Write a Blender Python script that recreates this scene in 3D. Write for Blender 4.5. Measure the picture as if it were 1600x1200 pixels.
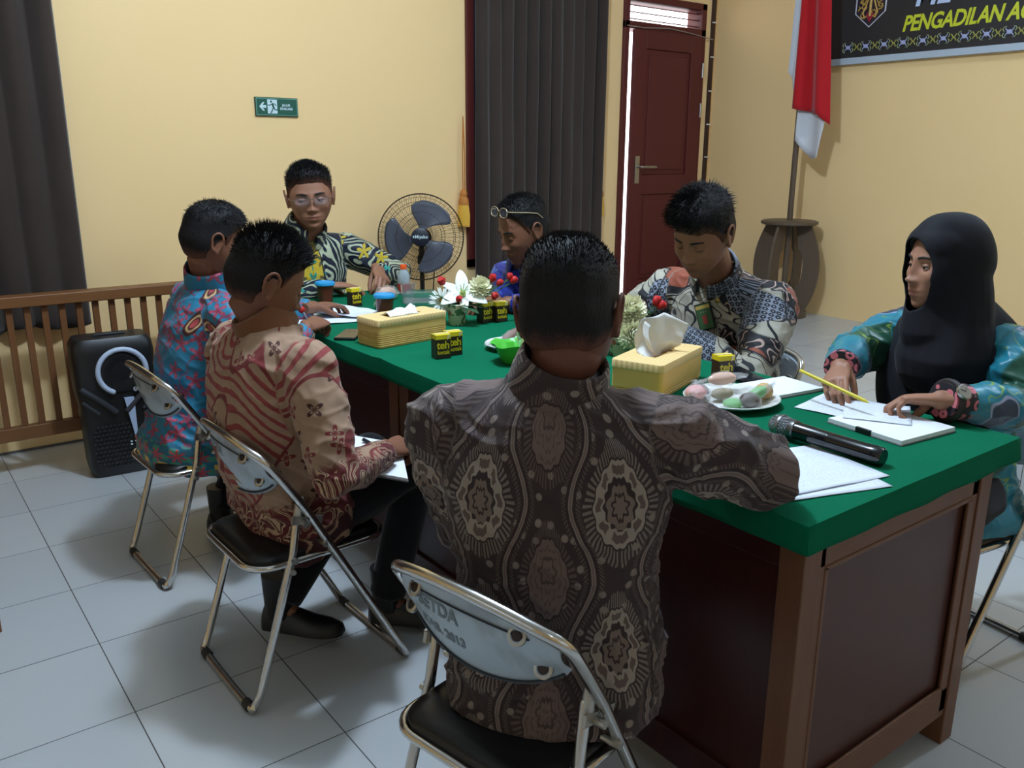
import bpy, bmesh, math, random
import numpy as np
from mathutils import Vector, Matrix, Quaternion, noise

random.seed(7); np.random.seed(7)
SC = bpy.context.scene
for o in list(bpy.data.objects): bpy.data.objects.remove(o)
COL = SC.collection
PI = math.pi
R = math.radians

# ------------------------------------------------------------------ camera
def make_camera():
    f, pitch, roll, yaw, H = 1337.27, 0.26424, 0.005375, 0.64975, 1.4103
    cy, sy = math.cos(yaw), math.sin(yaw)
    fw = Vector((sy*math.cos(pitch), cy*math.cos(pitch), -math.sin(pitch)))
    r0 = Vector((cy, -sy, 0)); u0 = r0.cross(fw)
    r = r0*math.cos(roll)+u0*math.sin(roll); u = -r0*math.sin(roll)+u0*math.cos(roll)
    cd = bpy.data.cameras.new('camera'); cam = bpy.data.objects.new('camera', cd)
    COL.objects.link(cam)
    m = Matrix(((r.x, u.x, -fw.x, 0), (r.y, u.y, -fw.y, 0), (r.z, u.z, -fw.z, H), (0, 0, 0, 1)))
    cam.matrix_world = m
    cd.sensor_width = 36; cd.sensor_fit = 'HORIZONTAL'; cd.lens = f/1600*36; cd.clip_start = 0.05
    SC.camera = cam
make_camera()

# ------------------------------------------------------------------ world, exposure, room lights
SC.view_settings.view_transform = 'Standard'
SC.view_settings.look = 'None'
SC.view_settings.gamma = 1
SC.view_settings.use_curve_mapping = False
SC.view_settings.exposure = 0.0
w = bpy.data.worlds.new('daylight'); SC.world = w; w.use_nodes = True
w.node_tree.nodes['Background'].inputs[0].default_value = (1.0, 0.93, 0.97, 1)
w.node_tree.nodes['Background'].inputs[1].default_value = 4.0

def area(name, loc, rot, sx, sy, power, col):
    d = bpy.data.lights.new(name, 'AREA'); d.shape = 'RECTANGLE'; d.size = sx; d.size_y = sy
    d.energy = power; d.color = col
    o = bpy.data.objects.new(name, d); COL.objects.link(o); o.location = loc; o.rotation_euler = rot
    return o
COOL = (0.63, 0.79, 1.0)
def bulb(name, loc, power, r=.085, col=COOL):
    d = bpy.data.lights.new(name, 'POINT'); d.energy = power; d.color = col; d.shadow_soft_size = r
    o = bpy.data.objects.new(name, d); COL.objects.link(o); o.location = loc; return o
# bare white ceiling lamps of the hall, then an added fill (all above the frame)
bulb('ceiling_lamp_or_fill', (1.36, 2.08, 3.05), 186)
bulb('ceiling_lamp_or_fill', (4.25, .6, 3.05), 74)
bulb('ceiling_lamp_or_fill', (-.2, -2.1, 3.05), 13)  # added fill behind the camera, keeps the backs of the sitters from going dark
# added soft fill inside the closed walls, standing in for daylight from unseen windows
area('window_daylight', (-2.85, 1.0, 1.75), (0, R(-90), 0), 1.3, 3.0, 3, (0.62, 0.82, 1.0))
area('window_daylight', (2.0, -3.35, 1.75), (R(90), 0, 0), 3.2, 1.3, 4, (0.62, 0.82, 1.0))

# ------------------------------------------------------------------ helpers: objects
def srgb(r, g, b):
    f = lambda c: (c/255/12.92) if c/255 <= 0.04045 else ((c/255+0.055)/1.055)**2.4
    return (f(r), f(g), f(b), 1)

class MB:
    """collects polygons of ONE mesh"""
    def __init__(s): s.v = []; s.f = []; s.mi = []; s.cur = 0
    def add(s, vs, fs):
        n = len(s.v); s.v.extend([tuple(map(float, p)) for p in vs])
        s.f.extend([tuple(i+n for i in f) for f in fs]); s.mi.extend([s.cur]*len(fs)); return s
    def box(s, lo, hi, rot=None, c=None):
        (x0, y0, z0), (x1, y1, z1) = lo, hi
        vs = [(x0,y0,z0),(x1,y0,z0),(x1,y1,z0),(x0,y1,z0),(x0,y0,z1),(x1,y0,z1),(x1,y1,z1),(x0,y1,z1)]
        if rot is not None:
            c = Vector(c) if c is not None else (Vector(lo)+Vector(hi))/2
            vs = [tuple(rot @ (Vector(p)-c)+c) for p in vs]
        return s.add(vs, [(0,3,2,1),(4,5,6,7),(0,1,5,4),(1,2,6,5),(2,3,7,6),(3,0,4,7)])
    def loft(s, rings, cap=True, closed=False):
        m = len(rings[0]); vs = [p for r in rings for p in r]; fs = []
        n = len(rings)
        for i in range(n if closed else n-1):
            for j in range(m):
                a = i*m+j; b = i*m+(j+1) % m; k = (i+1) % n
                fs.append((a, b, k*m+(j+1) % m, k*m+j))
        if cap and not closed:
            fs.append(tuple(reversed(range(m)))); fs.append(tuple((n-1)*m+j for j in range(m)))
        return s.add(vs, fs)
    def tube(s, pts, rad, seg=10, closed=False, round_ends=False, flat=None):
        pts = [Vector(p) for p in pts]; n = len(pts)
        rad = [rad]*n if not hasattr(rad, '__len__') else list(rad)
        if round_ends:
            a, b = pts[0], pts[-1]; da = (pts[0]-pts[1]).normalized(); db = (pts[-1]-pts[-2]).normalized()
            pre = [(a+da*rad[0]*math.sin(t), rad[0]*math.cos(t)) for t in (1.45, 1.1, .7, .35)]
            post = [(b+db*rad[-1]*math.sin(t), rad[-1]*math.cos(t)) for t in (.35, .7, 1.1, 1.45)]
            pts = [p for p, _ in pre]+pts+[p for p, _ in post]; rad = [q for _, q in pre]+rad+[q for _, q in post]; n = len(pts)
        T = []
        for i in range(n):
            if closed: t = pts[(i+1) % n]-pts[i-1]
            else: t = pts[min(i+1, n-1)]-pts[max(i-1, 0)]
            T.append(t.normalized() if t.length > 1e-9 else Vector((0, 0, 1)))
        up = Vector(flat[0]) if flat else (Vector((0, 0, 1)) if abs(T[0].z) < .9 else Vector((1, 0, 0)))
        N = (up - T[0]*up.dot(T[0])).normalized(); rings = []
        for i in range(n):
            N = (N - T[i]*N.dot(T[i]))
            N = N.normalized() if N.length > 1e-6 else T[i].orthogonal().normalized()
            B = T[i].cross(N); fl = flat[1] if flat else 1.0
            rings.append([pts[i]+N*(rad[i]*fl*math.cos(a))+B*(rad[i]*math.sin(a)) for a in [2*PI*k/seg for k in range(seg)]])
        return s.loft(rings, cap=True, closed=closed)
    def ell(s, c, r, rot=None, nu=20, nv=12):
        c = Vector(c); rings = []
        for i in range(1, nv):
            ph = PI*i/nv
            ring = []
            for j in range(nu):
                th = 2*PI*j/nu
                p = Vector((r[0]*math.sin(ph)*math.cos(th), r[1]*math.sin(ph)*math.sin(th), r[2]*math.cos(ph)))
                if rot is not None: p = rot @ p
                ring.append(c+p)
            rings.append(ring)
        t = Vector((0, 0, r[2])); 
        if rot is not None: t = rot @ t
        n0 = len(s.v)
        s.loft(rings, cap=False)
        m = nu; k = len(s.v); s.v.extend([tuple(c+t), tuple(c-t)])
        for j in range(m):
            s.f.append((k, n0+(j+1) % m, n0+j)); s.mi.append(s.cur)
            q = n0+(len(rings)-1)*m; s.f.append((k+1, q+j, q+(j+1) % m)); s.mi.append(s.cur)
        return s
    def lathe(s, prof, c=(0, 0, 0), seg=32, rot=None, cap=True):
        c = Vector(c); rings = []
        for r, z in prof:
            ring = []
            for k in range(seg):
                p = Vector((r*math.cos(2*PI*k/seg), r*math.sin(2*PI*k/seg), z))
                if rot is not None: p = rot @ p
                ring.append(c+p)
            rings.append(ring)
        return s.loft(rings, cap=cap)
    def prism(s, poly, ext, origin, ax, ay, an):
        """polygon (2D) in plane (ax, ay) extruded along an"""
        o = Vector(origin); ax, ay, an = Vector(ax), Vector(ay), Vector(an)
        a = [o+ax*x+ay*y for x, y in poly]; b = [p+an*ext for p in a]; n = len(poly)
        return s.add(a+b, [tuple(reversed(range(n))), tuple(range(n, 2*n))]+[(i, (i+1) % n, n+(i+1) % n, n+i) for i in range(n)])
    def mesh(s, name='m'):
        me = bpy.data.meshes.new(name); me.from_pydata(s.v, [], s.f)
        me.polygons.foreach_set('material_index', s.mi); me.update(); return me

def split_mb(mb):
    """loose pieces of a builder, one MB each"""
    n = len(mb.v); par = list(range(n))
    def find(a):
        while par[a] != a: par[a] = par[par[a]]; a = par[a]
        return a
    for f in mb.f:
        r = find(f[0])
        for i in f[1:]: par[find(i)] = r
    out = {}
    for f in mb.f: out.setdefault(find(f[0]), []).append(f)
    res = []
    for fs in out.values():
        ids = sorted({i for f in fs for i in f}); mp = {a: b for b, a in enumerate(ids)}; m = MB(); m.add([mb.v[i] for i in ids], [tuple(mp[i] for i in f) for f in fs]); res.append(m)
    return res
def objs(name, mb, mat, parent=None, **k):
    """each loose piece as a part of its own"""
    return [obj(name, m, mat, parent, **k) for m in split_mb(mb)]

def world_of(o):
    m = Matrix.LocRotScale(o.location, o.rotation_euler, o.scale)
    return world_of(o.parent) @ m if o.parent else m

def obj(name, geo, mat, parent=None, smooth=True, bevel=0, seg=2, world=False, recalc=True, angle=40):
    """geo: MB or mesh -> ONE object. world=True: coordinates are world ones, moved into the parent's frame"""
    me = geo.mesh(name) if isinstance(geo, MB) else geo
    me.name = name
    if world and parent is not None: me.transform(world_of(parent).inverted())
    if recalc:
        bm = bmesh.new(); bm.from_mesh(me); bmesh.ops.recalc_face_normals(bm, faces=bm.faces); bm.to_mesh(me); bm.free()
    for m in (mat if isinstance(mat, (list, tuple)) else [mat]): me.materials.append(m)
    o = bpy.data.objects.new(name, me); COL.objects.link(o)
    if parent is not None: o.parent = parent
    if smooth:
        me.polygons.foreach_set('use_smooth', [True]*len(me.polygons))
        try: me.set_sharp_from_angle(angle=R(angle))
        except Exception: pass
    if bevel:
        b = o.modifiers.new('bevel', 'BEVEL'); b.width = bevel; b.segments = seg; b.limit_method = 'ANGLE'; b.angle_limit = R(40); b.harden_normals = True
    return o
def tag(o, label=None, cat=None, group=None, kind=None):
    if label: o['label'] = label
    if cat: o['category'] = cat
    if group: o['group'] = group
    if kind: o['kind'] = kind
    return o
def thing(name, label, cat, loc=(0, 0, 0), rz=0, group=None):
    o = bpy.data.objects.new(name, None); COL.objects.link(o); o.location = loc; o.rotation_euler = (0, 0, rz)
    o.empty_display_size = .05
    return tag(o, label, cat, group)
def struct(name, mb, mat, **k): return tag(obj(name, mb, mat, **k), kind='structure')
def copy_tree(o, parent=None):
    c = o.copy(); COL.objects.link(c)
    if parent is not None: c.parent = parent
    for ch in [x for x in bpy.data.objects if x.parent == o]: copy_tree(ch, c)
    return c

# ------------------------------------------------------------------ helpers: node maths
class T:
    tree = None
class N:
    def __init__(s, v): s.v = v
    @staticmethod
    def w(x): return x if isinstance(x, N) else N(x)
    def op(s, o, *a, clamp=False):
        nd = T.tree.nodes.new('ShaderNodeMath'); nd.operation = o; nd.use_clamp = clamp
        for i, x in enumerate((s,)+a):
            x = N.w(x).v
            if isinstance(x, (int, float)): nd.inputs[i].default_value = x
            else: T.tree.links.new(x, nd.inputs[i])
        return N(nd.outputs[0])
    def __add__(s, o): return s.op('ADD', o)
    __radd__ = __add__
    def __sub__(s, o): return s.op('SUBTRACT', o)
    def __rsub__(s, o): return N.w(o).op('SUBTRACT', s)
    def __mul__(s, o): return s.op('MULTIPLY', o)
    __rmul__ = __mul__
    def __truediv__(s, o): return s.op('DIVIDE', o)
    def __rtruediv__(s, o): return N.w(o).op('DIVIDE', s)
    def sin(s): return s.op('SINE')
    def cos(s): return s.op('COSINE')
    def abs(s): return s.op('ABSOLUTE')
    def sqrt(s): return s.op('SQRT')
    def mod(s, k): return s.op('FLOORED_MODULO', k)
    def lt(s, k): return s.op('LESS_THAN', k)
    def gt(s, k): return s.op('GREATER_THAN', k)
    def max(s, k): return s.op('MAXIMUM', k)
    def min(s, k): return s.op('MINIMUM', k)
    def atan2(s, k): return s.op('ARCTAN2', k)
    def clamp(s): return s.op('ADD', 0.0, clamp=True)
    def below(s, k, soft):  # 1 where s<k
        nd = T.tree.nodes.new('ShaderNodeMapRange'); nd.interpolation_type = 'SMOOTHSTEP'
        T.tree.links.new(s.v, nd.inputs[0])
        for i, x in ((1, k-soft), (2, k+soft), (3, 1.0), (4, 0.0)): nd.inputs[i].default_value = x
        return N(nd.outputs[0])
    def above(s, k, soft): return 1-s.below(k, soft)
def hyp(a, b): return (a*a+b*b).sqrt()

class Mat:
    def __init__(s, name, base=(.5, .5, .5, 1), rough=.6, metal=0, spec=.5, **k):
        m = bpy.data.materials.new(name); m.use_nodes = True; s.m = m; s.t = m.node_tree; T.tree = s.t
        s.b = s.t.nodes['Principled BSDF']
        s.set('Base Color', base); s.set('Roughness', rough); s.set('Metallic', metal); s.set('Specular IOR Level', spec)
        for a, b in k.items(): s.set(a.replace('_', ' '), b)
    def set(s, n, v):
        if isinstance(v, N): v = v.v
        if isinstance(v, bpy.types.NodeSocket): s.t.links.new(v, s.b.inputs[n])
        else: s.b.inputs[n].default_value = v
    def node(s, ty, **k):
        n = s.t.nodes.new(ty)
        for a, b in k.items(): setattr(n, a, b)
        return n
    def coord(s, kind='Object'):
        n = s.node('ShaderNodeTexCoord'); return n.outputs[kind]
    def attr(s, name, out='Vector'):
        n = s.node('ShaderNodeAttribute'); n.attribute_name = name; return n.outputs[out]
    def sep(s, v):
        n = s.node('ShaderNodeSeparateXYZ'); s.t.links.new(v, n.inputs[0]); return N(n.outputs[0]), N(n.outputs[1]), N(n.outputs[2])
    def comb(s, x, y, z=0.0):
        n = s.node('ShaderNodeCombineXYZ')
        for i, a in enumerate((x, y, z)):
            a = N.w(a).v
            if isinstance(a, (int, float)): n.inputs[i].default_value = a
            else: s.t.links.new(a, n.inputs[i])
        return n.outputs[0]
    def map(s, v, scale=(1, 1, 1), loc=(0, 0, 0), rot=(0, 0, 0)):
        n = s.node('ShaderNodeMapping'); s.t.links.new(v, n.inputs[0])
        n.inputs[1].default_value = loc; n.inputs[2].default_value = rot; n.inputs[3].default_value = scale
        return n.outputs[0]
    def noise(s, v, scale=5, detail=3, dist=0, rough=.5, out=0):
        n = s.node('ShaderNodeTexNoise'); s.t.links.new(v, n.inputs['Vector'])
        n.inputs['Scale'].default_value = scale; n.inputs['Detail'].default_value = detail
        n.inputs['Distortion'].default_value = dist; n.inputs['Roughness'].default_value = rough
        return N(n.outputs[out]) if out == 0 else n.outputs[out]
    def voro(s, v, scale=5, rand=1.0, feature='F1', dim='3D'):
        n = s.node('ShaderNodeTexVoronoi', feature=feature, voronoi_dimensions=dim); s.t.links.new(v, n.inputs['Vector'])
        n.inputs['Scale'].default_value = scale; n.inputs['Randomness'].default_value = rand
        return n
    def mix(s, f, a, b):
        n = s.node('ShaderNodeMix', data_type='RGBA')
        f = N.w(f).v
        if isinstance(f, (int, float)): n.inputs[0].default_value = f
        else: s.t.links.new(f, n.inputs[0])
        for i, x in ((6, a), (7, b)):
            if isinstance(x, bpy.types.NodeSocket): s.t.links.new(x, n.inputs[i])
            else: n.inputs[i].default_value = x
        return n.outputs[2]
    def bump(s, h, strength=.3, dist=.01):
        n = s.node('ShaderNodeBump'); n.inputs['Strength'].default_value = strength; n.inputs['Distance'].default_value = dist
        s.t.links.new(N.w(h).v, n.inputs['Height']); s.set('Normal', n.outputs[0])
    def vadd(s, a, b, k):
        n = s.node('ShaderNodeVectorMath', operation='MULTIPLY_ADD')
        s.t.links.new(b, n.inputs[0]); n.inputs[1].default_value = (k, k, k); s.t.links.new(a, n.inputs[2]); return n.outputs[0]

def plain(name, rgb, rough=.6, metal=0, spec=.5, **k): return Mat(name, srgb(*rgb), rough, metal, spec, **k).m

def m_paint():
    M = Mat('yellow_wall_paint', srgb(242, 208, 136), .75, spec=.25); v = M.coord()
    n = M.noise(v, 1.3, 4); M.set('Base Color', M.mix(n, srgb(240, 205, 146), srgb(246, 211, 156)))
    M.bump(M.noise(v, 60, 3), .08, .004); return M.m
def m_tile(ox, oy, s=.4):
    M = Mat('white_floor_tile', rough=.22, spec=.5); x, y, z = M.sep(M.coord())
    dx = ((x-ox+s/2).mod(s)-s/2).abs(); dy = ((y-oy+s/2).mod(s)-s/2).abs()
    g = dx.min(dy).below(.0016, .0007)
    ix = ((x-ox)/s).op('FLOOR'); iy = ((y-oy)/s).op('FLOOR')
    wn = M.node('ShaderNodeTexWhiteNoise', noise_dimensions='2D'); M.t.links.new(M.comb(ix, iy), wn.inputs[0])
    base = M.mix(N(wn.outputs[0]), srgb(180, 183, 184), srgb(188, 190, 190))
    base = M.mix(M.noise(M.coord(), 3, 4)*.5, base, srgb(174, 176, 175))
    M.set('Base Color', M.mix(g, base, srgb(70, 66, 62)))
    M.set('Roughness', g*.5+.2+M.noise(M.coord(), 9, 3)*.08)
    M.bump(1-g, .25, .002); return M.m
def m_wood(name, c1, c2, axis=2, scale=1, rough=.45, spec=.4):
    M = Mat(name, rough=rough, spec=spec); v = M.coord()
    sc = [14*scale]*3; sc[axis] = 1.2*scale
    n = M.noise(M.map(v, tuple(sc)), 2.2, 5, 1.2, .6)
    n2 = M.noise(M.map(v, tuple(x*5 for x in sc)), 3, 2)
    f = (n*.8+n2*.35-.1).clamp()
    M.set('Base Color', M.mix(f, srgb(*c1), srgb(*c2))); M.bump(f, .06, .003); return M.m
def m_cloth(name, c1, c2, scale=400, rough=.9, spec=.15, sheen=.2):
    M = Mat(name, rough=rough, spec=spec); v = M.coord()
    n = M.noise(v, scale, 2); n2 = M.noise(v, 6, 4)
    M.set('Base Color', M.mix((n*.6+n2*.5-.05).clamp(), srgb(*c1), srgb(*c2)))
    M.set('Sheen Weight', sheen); M.bump(n, .25, .001); return M.m

PAINT = m_paint(); TILE = m_tile(.388, .1236)
CEIL = plain('white_ceiling_board', (225, 225, 220), .8)
WOOD_FR = m_wood('desk_frame_wood', (96, 60, 38), (122, 80, 52), 2)
WOOD_FRY = m_wood('desk_rail_wood', (96, 60, 38), (122, 80, 52), 0)
WOOD_PN = m_wood('desk_panel_wood', (66, 34, 27), (84, 47, 36), 0, 1.0, .4)
WOOD_DK = m_wood('dark_red_panel_wood', (48, 17, 14), (70, 26, 20), 2, 1.0, .35)
WOOD_RAIL = m_wood('brown_railing_wood', (104, 66, 36), (130, 86, 48), 0)
WOOD_BAL = m_wood('railing_baluster_wood', (100, 62, 33), (124, 80, 46), 2)
DOORP = m_wood('maroon_door_paint', (84, 30, 28), (94, 36, 32), 2, .6, .5)
FELT = m_cloth('green_table_felt', (3, 90, 60), (8, 106, 74), 300, .9, .08, 0.0)
CURT = m_cloth('dark_brown_curtain_cloth', (52, 43, 38), (66, 56, 50), 160)
def m_chrome():
    M = Mat('chrome_tube', srgb(205, 203, 200), .16, 1.0); v = M.coord()
    M.set('Roughness', M.noise(v, 40, 3)*.2+.08); return M.m
CHROME = m_chrome()
STEEL = plain('brushed_steel', (180, 178, 172), .35, 1.0)
BLACKV = plain('black_vinyl', (18, 18, 20), .35)
BLACKP = plain('black_plastic', (20, 20, 22), .4)
DARKP = plain('dark_grey_plastic', (44, 46, 50), .45)
WHITEP = plain('white_paper', (232, 234, 238), .8, spec=.2)
WHITE = plain('white_plastic', (235, 235, 235), .4)

# ------------------------------------------------------------------ text
def text_polys(txt, size=1.0, bold=0.0, shear=0.0, space=1.0, align='CENTER', ext=0.0):
    c = bpy.data.curves.new('t', 'FONT'); c.body = txt; c.size = size; c.offset = bold; c.shear = shear
    c.space_character = space; c.align_x = align; c.align_y = 'CENTER'; c.resolution_u = 3; c.extrude = ext
    o = bpy.data.objects.new('t', c); COL.objects.link(o)
    dg = bpy.context.evaluated_depsgraph_get(); me = bpy.data.meshes.new_from_object(o.evaluated_get(dg))
    v = [tuple(p.co) for p in me.vertices]; f = [tuple(p.vertices) for p in me.polygons]
    bpy.data.objects.remove(o); bpy.data.curves.remove(c); bpy.data.meshes.remove(me)
    return v, f
def put_text(mb, txt, size, fn, thick=0.0, **k):
    """text laid on a surface: fn(x, y, h) -> point"""
    v, f = text_polys(txt, size, **k)
    n = len(v)
    if not n: return
    mb.add([fn(x, y, thick) for x, y, _ in v], f)
def plane_fn(o, ax, ay, an):
    o, ax, ay, an = Vector(o), Vector(ax), Vector(ay), Vector(an)
    return lambda x, y, h=0: o+ax*x+ay*y+an*h
# ================================================================== ROOM
ZS = .31     # stage floor
XS = 3.57    # stage front
XR, YB, XL, YF, ZC = 5.36, 4.545, -3.0, -3.5, 3.35
mb = MB().box((XL-.1, YF-.1, -.1), (XS, YB, 0)); struct('floor', mb, TILE, smooth=False)
mb = MB().box((XS, YF-.1, -.1), (XR, YB, ZS)); struct('floor_stage', mb, TILE, smooth=False)
struct('ceiling', MB().box((XL, YF, ZC), (XR, YB, ZC+.1)), CEIL, smooth=False)
DX0, DX1, DZ1 = 4.385, 5.21, 2.46
mb = MB(); mb.box((XL-.1, YB, -.1), (DX0, YB+.15, ZC+.1)); mb.box((DX1, YB, -.1), (XR+.15, YB+.15, ZC+.1))
mb.box((DX0, YB, DZ1), (DX1, YB+.15, ZC+.1)); mb.box((DX0, YB, -.1), (DX1, YB+.15, ZS))
struct('wall_back', mb, PAINT, smooth=False)
struct('wall_right', MB().box((XR, YF-.1, -.1), (XR+.15, YB, ZC+.1)), PAINT, smooth=False)
struct('wall_left', MB().box((XL-.15, YF-.1, -.1), (XL, YB, ZC+.1)), PAINT, smooth=False)
struct('wall_front', MB().box((XL-.1, YF-.15, -.1), (XR, YF, ZC+.1)), PAINT, smooth=False)
GLASS = Mat('window_glass', srgb(225, 238, 245), .1, spec=.5).m
def added_window(n, lo, hi, ax):
    fr = MB(); gl = MB(); t = .05
    a0, a1 = lo; z0, z1 = hi
    def bx(m, u0, u1, v0, v1, d0, d1):
        if ax == 'x': m.box((XL+d0, u0, v0), (XL+d1, u1, v1))
        else: m.box((u0, YF+d0, v0), (u1, YF+d1, v1))
    for k in range(4):
        u = a0+(a1-a0)*k/3; bx(fr, u-t/2, u+t/2, z0, z1, 0, .06)
    bx(fr, a0, a1, z0-t/2, z0+t/2, 0, .06); bx(fr, a0, a1, z1-t/2, z1+t/2, 0, .06)
    o = struct('window_%d' % n, fr, DOORP, smooth=False)
    bx(gl, a0+.02, a1-.02, z0+.02, z1-.02, .004, .012); obj('pane', gl, GLASS, o, smooth=False)
added_window(2, (-.6, 2.6), (1.05, 2.45), 'x'); added_window(3, (.3, 3.7), (1.05, 2.45), 'y')  # unseen windows, added as frames around the area fill lights
# dark joint along the foot of the walls
mb = MB(); mb.box((XL, YB-.006, 0), (XS, YB, .012)); struct('baseboard_back', mb, plain('grey_grout', (96, 92, 86), .8), smooth=False)

# door with frame, louvred transom, ajar leaf
fr = MB(); y0, y1 = YB-.025, YB+.12
fr.box((DX0, y0, ZS), (DX0+.045, y1, DZ1)); fr.box((DX1-.05, y0, ZS), (DX1, y1, DZ1)); fr.box((DX0, y0, DZ1-.045), (DX1, y1, DZ1)); fr.box((DX0, y0, 2.235), (DX1, y1, 2.285))
door = struct('door_1', fr, DOORP, bevel=.004)
sl = MB()
for k in range(3):
    z = 2.305+k*.043; sl.box((DX0+.045, YB+.01, z), (DX1-.05, YB+.05, z+.006), Matrix.Rotation(R(14), 3, 'X'))
objs('louvre', sl, DOORP, door, smooth=False)
def door_leaf():
    x0, x1, z0, z1 = 4.4675, 5.155, ZS+.01, 2.232; t = .034; m = MB(); Y = YB-.048
    st = .115; zr0, zr1 = 1.12, 1.26
    for a, b, c, d in ((x0, x0+st, z0, z1), (x1-st, x1, z0, z1), (x0+st, x1-st, z1-.12, z1), (x0+st, x1-st, zr0, zr1), (x0+st, x1-st, z0, z0+.18)):
        m.box((a, Y, c), (b, Y+t, d))
    m2 = MB()
    for c, d in ((zr1, z1-.12), (z0+.18, zr0)):
        m2.box((x0+st, Y+.012, c), (x1-st, Y+t-.012, d)); m2.box((x0+st+.035, Y+.005, c+.035), (x1-st-.035, Y+t-.005, d-.035))
    rot = Matrix.Translation((x1, Y+t, 0)) @ Matrix.Rotation(R(0), 4, 'Z') @ Matrix.Translation((-x1, -Y-t, 0))
    g = []
    for q in (m, m2): me = q.mesh('leaf'); me.transform(rot); g.append(me)
    lf = obj('door_leaf', g[0], DOORP, door, smooth=False, bevel=.003)
    obj('panel', g[1], DOORP, lf, smooth=False, bevel=.004)
    h = MB(); h.box((x0+.035, Y-.010, 1.20), (x0+.078, Y, 1.39)); h.tube([(x0+.056, Y, 1.315), (x0+.056, Y-.05, 1.315), (x0+.075, Y-.055, 1.315), (x0+.20, Y-.055, 1.315)], .009, round_ends=True)
    me = h.mesh('h'); me.transform(rot); obj('door_handle', me, STEEL, lf, bevel=.003)
    hg = MB()
    for z in (2.0, 1.72, .55): hg.tube([(x1+.006, Y-.008, z-.05), (x1+.006, Y-.008, z+.05)], .007)
    objs('hinge', hg, STEEL, door)
door_leaf()
# brown cable trunk beside the door and the loose cable over it
m = MB(); m.box((5.285, YB-.022, ZS), (5.312, YB, ZC)); tr = tag(obj('cable_trunk', m, plain('dark_brown_trunk', (58, 36, 32), .5), smooth=False), 'dark brown vertical cable trunk running up the corner right of the red door', 'cable cover')
m = MB()
for k in range(9): m.box((5.278, YB-.028, .9+k*.24), (5.319, YB-.020, .908+k*.24))
objs('clip', m, WHITE, tr, smooth=False)
m = MB(); m.tube([(4.40, YB-.03, 2.25), (4.55, YB-.035, 2.245), (4.8, YB-.035, 2.262), (5.0, YB-.035, 2.25), (5.16, YB-.035, 2.235), (5.285, YB-.03, 2.225)], .004, 6)
tag(obj('loose_cable', m, plain('grey_cable', (150, 130, 120), .5)), 'thin loose cable strung across the top of the red door', 'cable')

# windows behind the curtains (frames)
for n, (a, b, z0) in {1: (3.085, 4.12, .70), 4: (-1.3, .70, .70)}.items():
    m = MB(); m.box((a, YB-.02, z0), (a+.05, YB+.0, 2.6)); m.box((b-.05, YB-.02, z0), (b, YB+.0, 2.6)); m.box((a, YB-.02, z0), (b, YB, z0+.05)); m.box((a, YB-.02, 2.55), (b, YB, 2.6))
    o = struct('window_%d' % n, m, DOORP, smooth=False)
    obj('pane', MB().box((a+.05, YB-.01, z0+.05), (b-.05, YB-.002, 2.55)), plain('dark_window_glass', (40, 44, 50), .1), o, smooth=False)

def curtain(name, label, x0, x1, z0, z1, nf, seed):
    rnd = random.Random(seed); me = MB(); rows = 46; per = 14; n = nf*per
    ph = [rnd.uniform(-.5, .5) for _ in range(nf+1)]; am = [rnd.uniform(.6, 1.3) for _ in range(nf+1)]
    rings = []
    for r in range(rows+1):
        z = z0+(z1-z0)*r/rows; row = []
        for i in range(n+1):
            u = i/n; k = u*nf; a = am[int(min(k, nf-1))]
            s = math.sin(2*PI*k+ph[int(k) % nf]*.6*math.sin(PI*(k % 1)))
            y = YB-.075+.026*a*s*(.75+.25*math.sin(z*1.7+k)) + .006*noise.noise((k*2, z*2, seed))
            x = x0+(x1-x0)*u+.010*math.cos(2*PI*k)+.006*math.sin(z*1.3+k*.9)*math.sin(PI*u)
            row.append((x, y, z+.012*math.sin(k*2.3+seed)*(1 if r == 0 else 0)))
        rings.append(row)
    vs = [p for r in rings for p in r]; w_ = n+1
    me.add(vs, [(r*w_+i, r*w_+i+1, (r+1)*w_+i+1, (r+1)*w_+i) for r in range(rows) for i in range(n)])
    o = obj(name, me, CURT); sd = o.modifiers.new('thickness', 'SOLIDIFY'); sd.thickness = .003
    tag(o, label, 'curtain')
curtain('curtain', 'long dark brown pleated curtain between the standing fan and the red door', 3.10, 4.165, .52, 3.0, 11, 1)
curtain('curtain', 'dark brown curtain at the far left behind the wooden railing', -1.35, .83, .60, 3.0, 17, 5)
GOLD = plain('gold_tassel_yarn', (222, 172, 60), .7); GOLDD = plain('orange_gold_cord', (190, 120, 50), .7)
def tassel(x, label, dz=0):
    t = thing('curtain_tieback', label, 'tassel', (x, YB-.03, 1.10+dz))
    m = MB()
    for k in range(2): m.tube([(-.005+k*.014, .0, .08), (-.008+k*.016, -.004, .3), (.0, 0, .52)], .004, 6)
    obj('cord', m, GOLDD, t)
    obj('knot', MB().lathe([(.004, .09), (.018, .08), (.024, .06), (.020, .045), (.030, .03), (.034, .0), (.03, -.012)], seg=18), GOLDD, t)
    m = MB(); n = 40
    for k in range(n):
        a = 2*PI*k/n; r0, r1 = .027, .036; m.tube([(r0*math.cos(a), r0*math.sin(a), .0), (r1*math.cos(a), r1*math.sin(a), -.07), (r1*.95*math.cos(a), r1*.95*math.sin(a), -.135-.006*math.sin(k*3))], .0042, 5)
    m.lathe([(.02, 0), (.03, -.06), (.028, -.13)], seg=16); obj('fringe', m, GOLD, t)
tassel(3.045, 'yellow gold tassel hanging left of the long curtain above the fan')
tassel(4.185, 'yellow gold tassel peeking out at the right edge of the long curtain', .02)

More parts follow.
